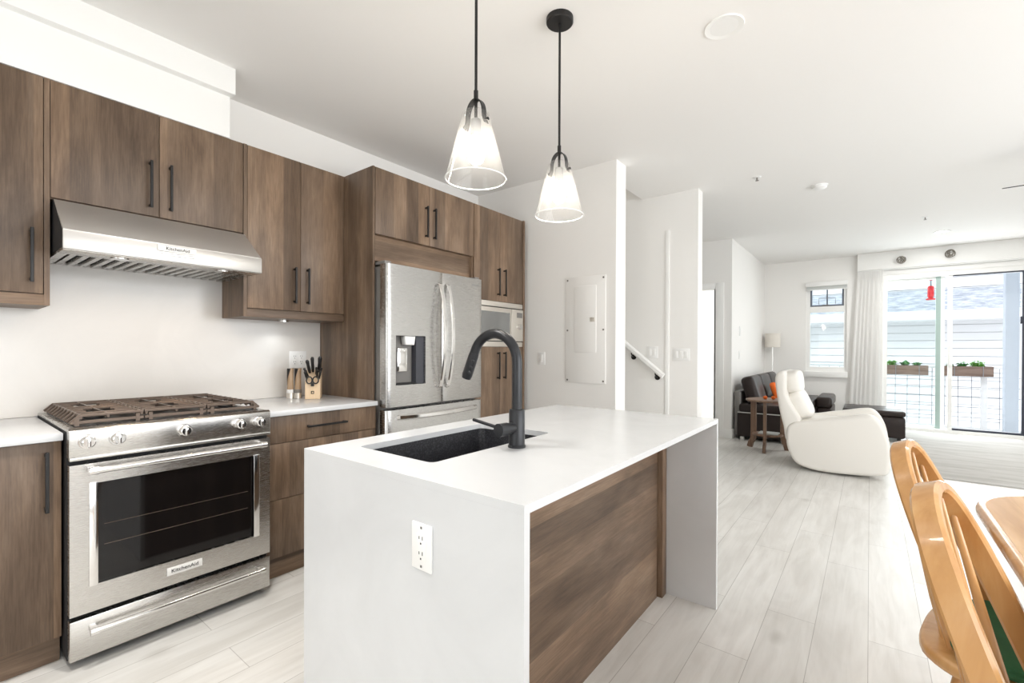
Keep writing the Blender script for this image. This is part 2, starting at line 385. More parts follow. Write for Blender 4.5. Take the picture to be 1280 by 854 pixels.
def link_mesh(name, bm, m, flat=False):
    bmesh.ops.recalc_face_normals(bm, faces=bm.faces[:])
    me = bpy.data.meshes.new(name); bm.to_mesh(me); bm.free()
    if not flat:
        for p in me.polygons: p.use_smooth = True
        me.set_sharp_from_angle(angle=rad(38))
    me.materials.append(m)
    o = bpy.data.objects.new(name, me); COL.objects.link(o); return o
def root_of(o):
    while o.parent: o = o.parent
    return o
def thing(name, label, cat, loc=(0, 0, 0), group=None, rz=0.0):
    o = bpy.data.objects.new(name, None); COL.objects.link(o); o.location = loc; o.rotation_euler = (0, 0, rz)
    o.empty_display_size = 0.1
    o['label'] = label; o['category'] = cat
    if rz: o['_turned'] = 1
    if group: o['group'] = group
    return o
def part(name, bm, m, parent, label=None):
    r = root_of(parent)
    if '_turned' not in r: bmesh.ops.translate(bm, vec=-Vector(r.location), verts=bm.verts[:])
    o = link_mesh(name, bm, m); o.parent = parent
    if label: o['label'] = label
    return o
def single(name, bm, m, label, cat, loc, group=None):
    bmesh.ops.translate(bm, vec=-Vector(loc), verts=bm.verts[:])
    o = link_mesh(name, bm, m); o.location = loc; o['label'] = label; o['category'] = cat
    if group: o['group'] = group
    return o
def struct(name, bm, m, parent=None):
    if parent is None:
        o = link_mesh(name, bm, m); o['kind'] = 'structure'; return o
    return part(name, bm, m, parent)
def dup(rootobj, loc, rz=None, label=None, group=None):
    r = rootobj.copy(); COL.objects.link(r); r.location = loc
    if rz is not None: r.rotation_euler = (0, 0, rz)
    if label: r['label'] = label
    if group: r['group'] = group
    def rec(a, b):
        for ch in [x for x in bpy.data.objects if x.parent == a]:
            c = ch.copy(); COL.objects.link(c); c.parent = b; rec(ch, c)
    kids = [x for x in bpy.data.objects if x.parent == rootobj]
    for ch in kids:
        c = ch.copy(); COL.objects.link(c); c.parent = r
        for g in [x for x in bpy.data.objects if x.parent == ch]:
            d = g.copy(); COL.objects.link(d); d.parent = c
    return r
def lettering(text, size, loc, rot, extr=0.0006):
    cu = bpy.data.curves.new('lettering', 'FONT'); cu.body = text; cu.size = size; cu.align_x = 'CENTER'; cu.align_y = 'CENTER'; cu.extrude = extr
    o = bpy.data.objects.new('lettering', cu); COL.objects.link(o)
    bpy.context.view_layer.update()
    me = o.evaluated_get(bpy.context.evaluated_depsgraph_get()).to_mesh()
    bm = new(); bm.from_mesh(me); o.to_mesh_clear()
    bpy.data.objects.remove(o); bpy.data.curves.remove(cu)
    xform(bm, Matrix.Translation(loc) @ Matrix(rot).to_4x4())
    return bm
FACE_MY = ((1, 0, 0), (0, 0, -1), (0, 1, 0))       # lettering that faces -y
def bar_handle(parent, x, z0, z1, yf, vertical=True, x1=None):
    """black square bar pull on a front at y = yf, facing -y"""
    bm = new(); t = 0.0055; st = 0.032
    if vertical:
        box(bm, x-t, x+t, yf-st, yf-st+0.010, z0, z1, 0.0012, 1)
        for zz in (z0+0.012, z1-0.012): box(bm, x-t, x+t, yf-st+0.009, yf+0.001, zz-t, zz+t)
    else:
        box(bm, x, x1, yf-st, yf-st+0.010, z0-t, z0+t, 0.0012, 1)
        for xx in (x+0.012, x1-0.012): box(bm, xx-t, xx+t, yf-st+0.009, yf+0.001, z0-t, z0+t)
    return part('handle', bm, BLACKM, parent)

# ------------------------------------------------------------------ dimensions of the place
YW = 3.12          # kitchen wall
ZC = 2.755         # ceiling
XB, XB2, YBE = 3.43, 3.612, 1.622   # wall with the breaker panel
XS = 4.515         # wall behind the stairs
XH = 6.83          # hall wall
YL = 1.505         # left wall of the living room
XW = 9.278         # window wall
YR, XBK = -3.4, -2.6

# ------------------------------------------------------------------ structure
struct('floor', box(new(), XBK-0.1, XW+0.02, YR-0.1, 5.2, -0.12, 0.0), FLOOR)
bm = new()
box(bm, XBK-0.1, XB2, YR-0.1, YW+0.1, ZC, ZC+0.2); box(bm, XB2, XS+0.14, YR-0.1, 1.85, ZC, ZC+0.2); box(bm, XS+0.14, XW+0.15, YR-0.1, 5.2, ZC, ZC+0.2)
struct('ceiling', bm, CEIL)
struct('wall_kitchen', box(new(), XBK-0.1, XB, YW, YW+0.12, 0, ZC), WALL)
struct('wall_breaker', box(new(), XB, XB2, YBE, 4.9, 0, 4.4), WALL)
bm = new(); box(bm, XS, XS+0.14, 1.295, 4.9, 0, 4.4)
struct('wall_stair', bm, WALL)
struct('wall_stairwell', box(new(), XB2, XS, 4.9, 5.0, -0.5, 4.5), WALL)
bm = new(); box(bm, XB2-0.1, XS+0.1, 1.72, 5.0, 4.4, 4.5); box(bm, XB2, XS, 1.75, 1.85, ZC+0.2, 4.4)
struct('ceiling_stairwell', bm, CEIL)
struct('trim_1', box(new(), XS-0.010, XS+0.002, 1.565, 1.603, 0, 2.40, 0.002), TRIM)
bm = new()
dy0, dy1, dz = 1.735, 2.56, 2.075
box(bm, XH, XH+0.12, YL, dy0, 0, ZC); box(bm, XH, XH+0.12, dy1, 5.1, 0, ZC); box(bm, XH, XH+0.12, dy0, dy1, dz, ZC)
struct('wall_hall', bm, WALL)
struct('wall_hall_end', box(new(), XS+0.14, XW, 5.1, 5.2, 0, ZC), WALL)
struct('wall_left', box(new(), XH+0.121, XW, YL, YL+0.12, 0, ZC), WALL)
struct('wall_hall_room', box(new(), 8.1, 8.2, YL+0.12, 5.1, 0, ZC), WALL)
# window wall with two openings
wy0, wy1, wz0, wz1 = 0.305, 0.868, 0.87, 2.36
gy0, gy1, gz1 = -1.78, -0.155, 2.40
bm = new()
box(bm, XW, XW+0.15, wy1, YL+0.12, 0, ZC); box(bm, XW, XW+0.15, gy1, wy0, 0, ZC); box(bm, XW, XW+0.15, wy0, wy1, 0, wz0); box(bm, XW, XW+0.15, wy0, wy1, wz1, ZC)
box(bm, XW, XW+0.15, gy0, gy1, gz1, ZC); box(bm, XW, XW+0.15, YR-0.1, gy0, 0, ZC)
struct('wall_window', bm, WALL)
bm = new(); box(bm, -0.1-1.3, 5.0, YR-0.12, YR, 0, 0.4); box(bm, -1.4, 5.0, YR-0.12, YR, 2.5, ZC); box(bm, XBK-0.1, -1.4, YR-0.12, YR, 0, ZC); box(bm, 5.0, XW+0.15, YR-0.12, YR, 0, ZC)
struct('wall_right', bm, WALL)  # wide unseen opening added to let side light in
bm = new(); box(bm, XBK-0.12, XBK, YR-0.1, 0.2, 0, ZC); box(bm, XBK-0.12, XBK, 1.6, YW+0.1, 0, ZC); box(bm, XBK-0.12, XBK, 0.2, 1.6, 0, 0.9); box(bm, XBK-0.12, XBK, 0.2, 1.6, 1.9, ZC)
struct('wall_back', bm, WALL)
# boxed duct above the cabinets with its crown
struct('trim_2', box(new(), XBK, 1.051, 2.812, YW, 2.384, ZC, 0.002), TRIM)
struct('trim_3', box(new(), XBK, 1.062, 2.765, YW, 2.612, ZC, 0.002), TRIM)
# pelmet over the terrace door
struct('trim_4', box(new(), XW-0.125, XW, YR, 0.168, 2.49, ZC, 0.003), TRIM)
# baseboards
def skirting(name, x0, x1, y0, y1): return struct(name, box(new(), x0, x1, y0, y1, 0, 0.125, 0.003), TRIM)
skirting('baseboard_left', XH+0.0, XW, YL-0.014, YL)
skirting('baseboard_hall', XH-0.014, XH, YL-0.014, 1.608)
skirting('baseboard_window', XW-0.014, XW, gy1+0.08, YL-0.014)
skirting('baseboard_breaker', XB-0.014, XB, YBE-0.014, 2.5)
skirting('baseboard_stair', XS-0.014, XS, 1.28, 1.563)

# hall door, ajar, with casing
d2 = thing('door_2', 'white hall door standing open in its casing past the stairs', 'door', (XH, dy0, 0)); d2['kind'] = 'structure'
bm = new(); cw = 0.085
for y0, y1, z0, z1 in ((dy0-0.13, dy0-0.02, 0, dz+0.085), (dy1, dy1+cw, 0, dz+cw), (dy0-0.02, dy1, dz, dz+0.085)): box(bm, XH-0.018, XH, y0, y1, z0, z1, 0.003)
box(bm, XH, XH+0.12, dy0-0.02, dy0, 0, dz); box(bm, XH, XH+0.12, dy1-0.02, dy1, 0, dz)
part('casing', bm, TRIM, d2)
bm = new(); box(bm, XH+0.02, XH+0.06, dy0+0.19, dy1-0.02, 0.01, dz-0.005, 0.003)
for z0, z1 in ((0.2, 0.95), (1.1, 1.9)): box(bm, XH+0.015, XH+0.022, dy0+0.3, dy1-0.15, z0, z1, 0.003)
leaf = part('door_leaf', bm, DOORW, d2)
bm = new(); cyl(bm, (XH+0.02, dy0+0.235, 0.98), (XH-0.03, dy0+0.235, 0.98), 0.011); box(bm, XH-0.036, XH-0.024, dy0+0.23, dy0+0.34, 0.972, 0.988, 0.003)
part('door_handle', bm, BLACKM, leaf)

# ------------------------------------------------------------------ window 1 (high vent sash over a fixed pane)
w1 = thing('window_1', 'tall window with a small opening sash above a fixed pane', 'window', (XW, 0.587, wz0)); w1['kind'] = 'structure'
bm = new(); x0, x1 = XW+0.03, XW+0.10
def ring(bm, x0, x1, y0, y1, z0, z1, t):
    box(bm, x0, x1, y0, y0+t, z0, z1); box(bm, x0, x1, y1-t, y1, z0, z1); box(bm, x0, x1, y0+t, y1-t, z0, z0+t); box(bm, x0, x1, y0+t, y1-t, z1-t, z1)
box(bm, x0, x1, wy0, wy0+0.04, wz0, wz1); box(bm, x0, x1, wy1-0.055, wy1, wz0, wz1)
box(bm, x0, x1, wy0+0.04, wy1-0.055, wz0, 0.945); box(bm, x0, x1, wy0+0.04, wy1-0.055, 1.866, 1.962); box(bm, x0, x1, wy0+0.04, wy1-0.055, 2.30, wz1)
part('window_frame', bm, TRIM, w1)
bm = new(); a0, a1, b0, b1 = wy0+0.041, wy1-0.056, 1.963, 2.299
ring(bm, XW+0.045, XW+0.085, a0, a1, b0, b1, 0.026); box(bm, XW+0.05, XW+0.08, 0.565, 0.585, b0+0.026, b1-0.026)
part('window_sash', bm, FRAMEG, w1)
part('sash_pane', box(new(), XW+0.062, XW+0.068, a0+0.026, a1-0.026, b0+0.026, b1-0.026), PANE, w1)
part('lower_pane', box(new(), XW+0.062, XW+0.068, wy0+0.04, wy1-0.055, 0.945, 1.866), PANE, w1)
bm = new(); tube(bm, [(XW+0.035, 0.46, 2.0), (XW+0.03, 0.46, 2.10), (XW+0.03, 0.69, 2.10), (XW+0.035, 0.69, 2.0)], 0.004, 8); box(bm, XW+0.02, XW+0.045, 0.54, 0.64, 1.975, 1.99)
part('sash_winder', bm, GREYPLATE, w1)
part('window_sill', box(new(), XW-0.05, XW+0.04, 0.292, 0.892, 0.775, 0.868, 0.004), TRIM, w1)
bl = thing('roller_blind', 'pale roller blind drawn up in its cassette at the top of the tall window', 'blind', (XW-0.03, 0.585, 2.29))
bm = new(); box(bm, XW-0.065, XW-0.001, 0.292, 0.875, 2.295, 2.372, 0.006); part('cassette', bm, PLASTIC, bl)
part('blind_cloth', box(new(), XW-0.03, XW-0.026, 0.305, 0.862, 2.245, 2.296), BLIND, bl)
part('hem_bar', box(new(), XW-0.034, XW-0.022, 0.303, 0.864, 2.232, 2.247, 0.003), PLASTIC, bl)

# ------------------------------------------------------------------ terrace sliding door
d1 = thing('door_1', 'wide glazed sliding terrace door, its right half standing open', 'door', (XW, -0.95, 0)); d1['kind'] = 'structure'
bm = new()
box(bm, XW-0.02, XW+0.14, gy1-0.055, gy1, 0, gz1); box(bm, XW-0.02, XW+0.14, gy0, gy0+0.05, 0, gz1)
box(bm, XW-0.02, XW+0.14, gy0+0.05, gy1-0.055, 0, 0.055); box(bm, XW-0.02, XW+0.14, gy0+0.05, gy1-0.055, 2.335, gz1)
part('door_frame', bm, TRIM, d1)
bm = new(); box(bm, XW-0.028, XW-0.001, gy0-0.05, gy1+0.0, 2.40, 2.48, 0.004); part('head_casing', bm, TRIM, d1)
fx = part('fixed_panel', xform(new(), Matrix()) if False else (lambda bm: (box(bm, XW+0.075, XW+0.12, -0.875, -0.805, 0.055, 2.335), box(bm, XW+0.075, XW+0.12, -0.805, gy1-0.055, 0.055, 0.085), box(bm, XW+0.075, XW+0.12, -0.805, gy1-0.055, 2.30, 2.335), bm)[-1])(new()), TRIM, d1)
part('pane', box(new(), XW+0.094, XW+0.100, -0.805, gy1-0.055, 0.085, 2.30), PANE, fx)
part('meeting_stile', box(new(), XW+0.06, XW+0.074, -0.83, -0.775, 0.055, 2.335), FRAMET, d1, 'pale green edge of the meeting stile')
part('sliding_stile', box(new(), XW+0.0, XW+0.04, -0.955, -0.905, 0.055, 2.335, 0.002), TRIM, d1)
bm = new(); box(bm, XW-0.03, XW-0.001, -0.936, -0.916, 1.0, 1.2, 0.004); part('door_handle', bm, PLASTIC, d1)
bm = new(); box(bm, XW+0.005, XW+0.05, gy0+0.051, -0.956, 0.0555, 0.085); box(bm, XW+0.005, XW+0.05, gy0+0.051, -0.956, 2.315, 2.3345)
part('track', bm, FRAMEB, d1, 'dark blue screen track')
bm = new(); box(bm, XW+0.006, XW+0.045, gy0+0.051, -1.652, 0.0855, 2.3145); ss = part('screen_stile', bm, FRAMEB, d1, 'dark blue screen door stile')
part('screen_latch', box(new(), XW-0.02, XW+0.01, -1.665, -1.63, 1.60, 1.70, 0.003), FRAMEB, ss)

# ------------------------------------------------------------------ outside
bm = new(); box(bm, XW+0.15, 11.1, -5, 4, -0.32, -0.16); struct('floor_terrace', bm, DECK)
rl = thing('balcony_railing', 'white terrace railing with a grey wire grid outside the door', 'railing', (10.85, -0.8, -0.16))
bm = new(); box(bm, 10.82, 10.88, -4.5, 3.6, 0.925, 0.965, 0.006); part('top_rail', bm, RAILW, rl)
part('bottom_rail', box(new(), 10.83, 10.87, -4.5, 3.6, -0.10, -0.06, 0.004), RAILW, rl)
for yy in (-3.6, -1.50, 1.5, 3.2): part('post', box(new(), 10.81, 10.89, yy-0.04, yy+0.04, -0.16, 0.93, 0.004), RAILW, rl)
bm = new(); yy = -3.5
while yy < 3.1: cyl(bm, (10.85, yy, -0.06), (10.85, yy, 0.925), 0.005, 6); yy += 0.165
for zz in (0.10, 0.27, 0.44, 0.61, 0.78): cyl(bm, (10.846, -4.4, zz), (10.846, 3.5, zz), 0.005, 6)
part('wire_grid', bm, WIRE, rl)
single('terrace_post', box(new(), 9.95, 10.12, -1.745, -1.60, -0.16, 3.0, 0.004), POSTM, 'pale blue-grey square post rising from the terrace floor right of the open door', 'post', (10.03, -1.67, -0.16))

def leaf_clump(bm, c, r, n, seed):
    q = random.Random(seed)
    for _ in range(n):
        a = q.uniform(0, 2*PI); d = r*math.sqrt(q.random()); h = q.uniform(0.02, r*1.5)*(1-0.4*d/r)
        p = Vector((c[0]+d*math.cos(a)*0.6, c[1]+d*math.sin(a), c[2]+h))
        s = q.uniform(0.018, 0.034); m = Matrix.Rotation(q.uniform(0, 2*PI), 3, 'Z') @ Matrix.Rotation(q.uniform(-0.9, 0.9), 3, 'X')
        pts = [(-0.5, 0, 0), (0, -0.42, 0.12), (0.5, 0, -0.05), (0, 0.42, 0.12)]
        v_ = [bm.verts.new(p+m @ Vector(t)*s*2) for t in pts]; _f(bm, [v_[0], v_[1], v_[2]]); _f(bm, [v_[0], v_[2], v_[3]])
        tube(bm, [(p.x*0.4+c[0]*0.6, p.y*0.4+c[1]*0.6, c[2]), tuple(p)], 0.0025, 4)
    return bm
def planter(y0, y1, label):
    t = thing('planter_box', label, 'planter', (10.85, (y0+y1)/2, 0.80), 'planters on the terrace railing')
    bm = new(); xa, xb = 10.62, 10.81
    box(bm, xa, xb, y0, y1, 0.80, 0.82); box(bm, xa, xa+0.018, y0, y1, 0.82, 0.965); box(bm, xb-0.018, xb, y0, y1, 0.82, 0.965); box(bm, xa+0.018, xb-0.018, y0, y0+0.018, 0.82, 0.965); box(bm, xa+0.018, xb-0.018, y1-0.018, y1, 0.82, 0.965)
    part('trough', bm, PLANTW, t)
    part('soil', box(new(), xa+0.018, xb-0.018, y0+0.018, y1-0.018, 0.82, 0.945), SOIL, t)
    for yy in (y0+0.12, y1-0.16):
        bm = new(); tube(bm, [(xa-0.004, yy, 0.80), (xa-0.004, yy, 0.97), (10.815, yy, 0.972), (10.885, yy, 0.972), (10.887, yy, 0.86)], 0.004, 6); part('bracket', bm, WIRE, t)
    return t
planter(-0.796, -0.201, 'wooden planter box on the railing seen through the left door pane')
planter(-1.582, -0.959, 'wooden planter box on the railing seen through the open right half of the door')
for y, rr, n, m, lab in ((-0.31, 0.085, 60, LEAF, 'bright leafy plant at the left end of the left planter box'), (-0.49, 0.07, 44, LEAFD, 'darker green plant in the middle of the left planter box'), (-0.66, 0.06, 34, LEAFD, 'small plant at the right end of the left planter box'),
                      (-1.06, 0.05, 26, LEAFD, 'low plant at the left end of the right planter box'), (-1.22, 0.065, 40, LEAFD, 'low bushy plant in the middle of the right planter box'), (-1.41, 0.09, 60, LEAF, 'tall bright plant at the right end of the right planter box')):
    single('potted_plant', leaf_clump(new(), (10.715, y, 0.945), rr, n, int(y*-100)), m, lab, 'plant', (10.715, y, 0.945), 'plants in the terrace planters')

fd = thing('bird_feeder', 'red hanging nectar feeder outside the left door pane', 'bird feeder', (10.2, -0.785, 2.0))
fxx, fyy = 10.2, -0.785
bm = new(); lathe(bm, [(0.012, 2.06), (0.055, 2.06), (0.065, 2.075), (0.03, 2.10), (0.02, 2.11)], (fxx, fyy, 0), 18); part('feeder_base', bm, FEEDGL, fd)
bm = new(); lathe(bm, [(0.035, 2.105), (0.042, 2.12), (0.042, 2.27), (0.03, 2.29)], (fxx, fyy, 0), 18); part('nectar_bottle', bm, FEEDGL, fd)
bm = new(); lathe(bm, [(0.02, 2.38), (0.05, 2.43), (0.05, 2.44)], (fxx, fyy, 0), 18); part('top_cap', bm, FEEDGL, fd)
bm = new(); cyl(bm, (fxx, fyy, 2.29), (fxx, fyy, 2.385), 0.012, 10); cyl(bm, (fxx, fyy, 2.44), (fxx, fyy, 3.0), 0.003, 6); part('hanger', bm, WIRE, fd)
struct('ceiling_terrace', box(new(), XW+0.15, 10.5, -5, 4, 3.0, 3.1), SIDING)

nh = thing('neighbour_house', 'white lap-sided house with a low shingle roof across from the terrace', 'house', (14.0, 0, -4))
def siding(x, y0, y1, z0, z1, lap):
    pts = [(x+0.3, z0), (x+0.3, z1)]; z = z1
    while z > z0+1e-6:
        zb = max(z0, z-lap); pts += [(x, z), (x-0.030, zb+0.014), (x+0.02, zb+0.014), (x+0.02, zb)]; z = zb
    return prism(new(), [(a, b_) for a, b_ in pts], 'y', y0, y1)
part('lower_wall', siding(13.6, -9, 7, -4, 1.95, 0.17), SIDING, nh)
part('upper_wall', siding(14.6, -9, 7, 2.3, 7.0, 0.24), SIDING, nh)
bm = new(); prism(bm, [(13.0, 2.05), (14.65, 2.68), (14.65, 2.60), (13.0, 1.97)], 'y', -9, 7); part('roof', bm, SHINGLE, nh)
bm = new(); box(bm, 12.9, 13.02, -9, 7, 1.86, 2.06, 0.02); box(bm, 13.02, 13.6, -9, 7, 1.86, 1.9); part('gutter', bm, SIDING, nh)
struct('ground_outside', box(new(), 9.4, 60, -40, 40, -4.2, -4.0), DECK)

# ------------------------------------------------------------------ upper cabinets
YU = 2.805      # front of upper doors
def upper(name, label, x0, x1, zb, doors, handles, rail=True, side_l=False, side_r=False):
    t = thing(name, label, 'cabinet', ((x0+x1)/2, YW, zb), 'wall cabinets above the counter')
    bm = new(); box(bm, x0, x1, YU+0.02, YW-0.001, zb, 2.38)
    if side_l: box(bm, x0, x0+0.018, YU, YU+0.02, zb, 2.38)
    if side_r: box(bm, x1-0.018, x1, YU, YU+0.02, zb, 2.38)
    part('cabinet_body', bm, W_V, t)
    zd = zb+0.004
    if rail:
        part('light_rail', box(new(), x0+(0.018 if side_l else 0), x1-(0.018 if side_r else 0), YU+0.001, YU+0.02, zb, zb+0.046, 0.001), W_H, t); zd = zb+0.05
    for (a, b_), (hx, hz0, hz1) in zip(doors, handles):
        d = part('door', box(new(), a+0.0015, b_-0.0015, YU, YU+0.019, zd, 2.378, 0.001), W_V, t)
        bar_handle(d, hx, hz0, hz1, YU)
    return t
upper('wall_cabinet', 'brown wall cabinet left of the range hood, cut by the left edge', -0.30, 0.342, 1.402, [(-0.02, 0.323), (-0.298, -0.02)], [(0.286, 1.496, 1.725), (-0.25, 1.496, 1.725)], side_r=True)
upper('wall_cabinet', 'short brown two-door wall cabinet directly above the range hood', 0.343, 1.118, 1.868, [(0.343, 0.729), (0.729, 1.117)], [(0.692, 1.908, 2.138), (0.773, 1.908, 2.138)], rail=False)
upper('wall_cabinet', 'tall brown two-door wall cabinet right of the range hood', 1.119, 1.748, 1.402, [(1.138, 1.449), (1.449, 1.747)], [(1.409, 1.496, 1.718), (1.491, 1.496, 1.722)], side_l=True)

# small lamps under the cabinets
def puck(x, y, z, label):
    t = thing('cabinet_light', label, 'light', (x, y, z-0.012), 'small lamps under the wall cabinets')
    part('rim', lathe(new(), [(0.026, z-0.012), (0.034, z-0.012), (0.034, z), (0.026, z)], (x, y, 0), 20), CHROME, t)
    part('lens', lathe(new(), [(0.001, z-0.011), (0.026, z-0.011), (0.026, z-0.002), (0.001, z-0.002)], (x, y, 0), 20), COOLLED, t)
    lamp('SPOT', 'cabinet_lamp_light', (x, y, z-0.02), 0.8, (0.93, 0.97, 1.0), aim=(0, 0.15, -1), spot_size=rad(130), spot_blend=0.6, shadow_soft_size=0.03)
puck(1.42, 2.97, 1.402, 'round lamp under the wall cabinet right of the hood')
puck(0.08, 2.97, 1.402, 'round lamp under the wall cabinet left of the hood')

# ------------------------------------------------------------------ range hood
hd = thing('range_hood', 'sloped stainless steel range hood over the gas range', 'range hood', (0.735, YW, 1.615), None)
hx0, hx1, yf, zl0, zl1 = 0.352, 1.117, 2.575, 1.622, 1.700
bm = new(); prism(bm, [(YW-0.0125, 1.64), (YW-0.0125, 1.862), (2.79, 1.862), (yf+0.004, zl1+0.002), (yf+0.004, 1.64)], 'x', hx0, hx1); part('hood_body', bm, STEEL_D, hd)
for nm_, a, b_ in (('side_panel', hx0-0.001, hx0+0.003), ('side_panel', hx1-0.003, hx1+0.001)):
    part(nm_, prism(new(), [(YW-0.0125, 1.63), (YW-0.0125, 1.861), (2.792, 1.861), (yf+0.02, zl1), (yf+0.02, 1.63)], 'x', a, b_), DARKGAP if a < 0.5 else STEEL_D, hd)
bm = new(); box(bm, hx0-0.002, hx1+0.002, yf, yf+0.012, zl0, zl1, 0.003); part('front_band', bm, STEEL_B, hd)
bm = new(); box(bm, hx0, hx1, yf+0.012, yf+0.13, 1.619, 1.64, 0.003); box(bm, hx0, hx0+0.03, yf+0.13, YW-0.0125, 1.619, 1.64); box(bm, hx1-0.03, hx1, yf+0.13, YW-0.0125, 1.619, 1.64); part('bottom_frame', bm, STEEL, hd)
part('filter_cavity', box(new(), hx0+0.031, hx1-0.031, yf+0.131, YW-0.0125, 1.636, 1.6395), DARKGAP, hd)
for k in range(2):
    a = hx0+0.035+k*0.35; bm = new()
    for j in range(8): xx = a+0.008+j*0.043; prism(bm, [(xx, 1.622), (xx+0.020, 1.622), (xx+0.024, 1.634), (xx-0.002, 1.634)], 'y', yf+0.15, YW-0.02)
    box(bm, a-0.002, a+0.344, yf+0.131, yf+0.15, 1.621, 1.635); part('baffle_filter', bm, STEEL, hd)
for xx in (0.545, 0.955):
    bm = new(); lathe(bm, [(0.024, 1.614), (0.033, 1.614), (0.033, 1.6195), (0.024, 1.6195)], (xx, yf+0.075, 0), 20); lt = part('hood_lamp', bm, CHROME, hd)
    part('lens', lathe(new(), [(0.001, 1.6145), (0.024, 1.6145), (0.024, 1.618), (0.001, 1.618)], (xx, yf+0.075, 0), 20), WARMLED, lt)
    lamp('SPOT', 'hood_lamp_light', (xx, yf+0.08, 1.605), 1.7, (1.0, 0.72, 0.48), aim=(0, 0.3, -1), spot_size=rad(140), spot_blend=0.7, shadow_soft_size=0.03)
bm = new(); box(bm, 0.662, 0.815, yf-0.005, yf-0.0005, 1.667, 1.694, 0.001); bd = part('badge', bm, BADGE, hd)
part('lettering', lettering('KitchenAid', 0.021, (0.740, yf-0.0055, 1.6805), FACE_MY), INK, bd)
bm = new(); box(bm, 0.678, 0.806, yf-0.006, yf-0.0005, 1.648, 1.661, 0.003); part('control_strip', bm, CHROME, hd)

# ------------------------------------------------------------------ backsplash and counters
single('backsplash', box(new(), -1.6, 1.748, YW-0.012, YW-0.0005, 0.896, 1.866), SPLASH, 'plain off-white stone splash slab on the wall behind the range', 'backsplash', (0.3, YW-0.006, 0.896))
YD = 2.45       # front of base doors
single('countertop', box(new(), -1.6, 0.332, 2.428, YW-0.0125, 0.866, 0.895, 0.003), QUARTZ, 'white worktop left of the gas range', 'countertop', (-0.6, 2.75, 0.866), 'white worktops along the wall')
single('countertop', box(new(), 1.072, 1.749, 2.428, YW-0.0125, 0.866, 0.895, 0.003), QUARTZ, 'short white worktop between the range and the tall panel', 'countertop', (1.41, 2.75, 0.866), 'white worktops along the wall')
def base_cab(label, x0, x1, fronts, toe=True):
    t = thing('base_cabinet', label, 'cabinet', ((x0+x1)/2, 2.8, 0), 'base cabinets beside the range')
    part('cabinet_body', box(new(), x0, x1, YD+0.02, YW-0.002, 0.118, 0.8655), W_V, t)
    part('toe_kick', box(new(), x0, x1, 2.499, 2.515, 0.0, 0.1175), W_H, t)
    return t
t = base_cab('brown base cabinet with one door left of the gas range', -0.6, 0.331, None)
d = part('door', box(new(), -0.12, 0.3295, YD, YD+0.019, 0.112, 0.862, 0.001), W_V, t); bar_handle(d, 0.288, 0.601, 0.828, YD)
d = part('door', box(new(), -0.599, -0.123, YD, YD+0.019, 0.112, 0.862, 0.001), W_V, t)
t = base_cab('brown three-drawer base cabinet right of the gas range', 1.076, 1.749, None)
for z0, z1, h in ((0.7225, 0.862, True), (0.4265, 0.7195, False), (0.122, 0.4235, False)):
    d = part('drawer', box(new(), 1.0775, 1.7475, YD, YD+0.019, z0, z1, 0.001), W_V, t)
    if h: bar_handle(d, 1.296, 0.793, 0, YD, False, 1.536)
    else: bar_handle(d, 1.296, z1-0.07, 0, YD, False, 1.536)

# ------------------------------------------------------------------ gas range
rg = thing('gas_range', 'stainless steel gas range with black oven window', 'range', (0.70, 2.7, 0))
YF = 2.362; x0, x1 = 0.337, 1.067
part('range_body', box(new(), x0, x1, 2.40, YW-0.02, 0.03, 0.900), DARKGAP, rg)
for xx in (x0+0.05, x1-0.05):
    for yy in (2.45, 3.0): part('foot', cyl(new(), (xx, yy, 0.0), (xx, yy, 0.03), 0.018, 12), DARKGAP, rg)
bm = new(); prism(bm, [(YF, 0.802), (YF-0.002, 0.906), (YF+0.012, 0.914), (2.40, 0.912), (2.40, 0.802)], 'x', x0, x1, 0.003); cp = part('control_panel', bm, STEEL, rg)
part('panel_lip', box(new(), x0+0.001, x1-0.001, YF-0.004, YF+0.02, 0.792, 0.806, 0.003), STEEL, rg)
for xx in (0.389, 0.478, 0.703, 0.925, 1.013):
    bm = new(); lathe(bm, [(0.0265, YF-0.006), (0.0275, YF-0.001)], (xx, 0, 0.862), 24, 'y')
    lathe(bm, [(0.0005, YF-0.034), (0.017, YF-0.034), (0.0205, YF-0.031), (0.0235, YF-0.006)], (xx, 0, 0.862), 24, 'y')
    k = part('knob', bm, CHROME, rg)
    part('grip', box(new(), xx-0.0045, xx+0.0045, YF-0.042, YF-0.0335, 0.846, 0.878, 0.002), CHROME, k)
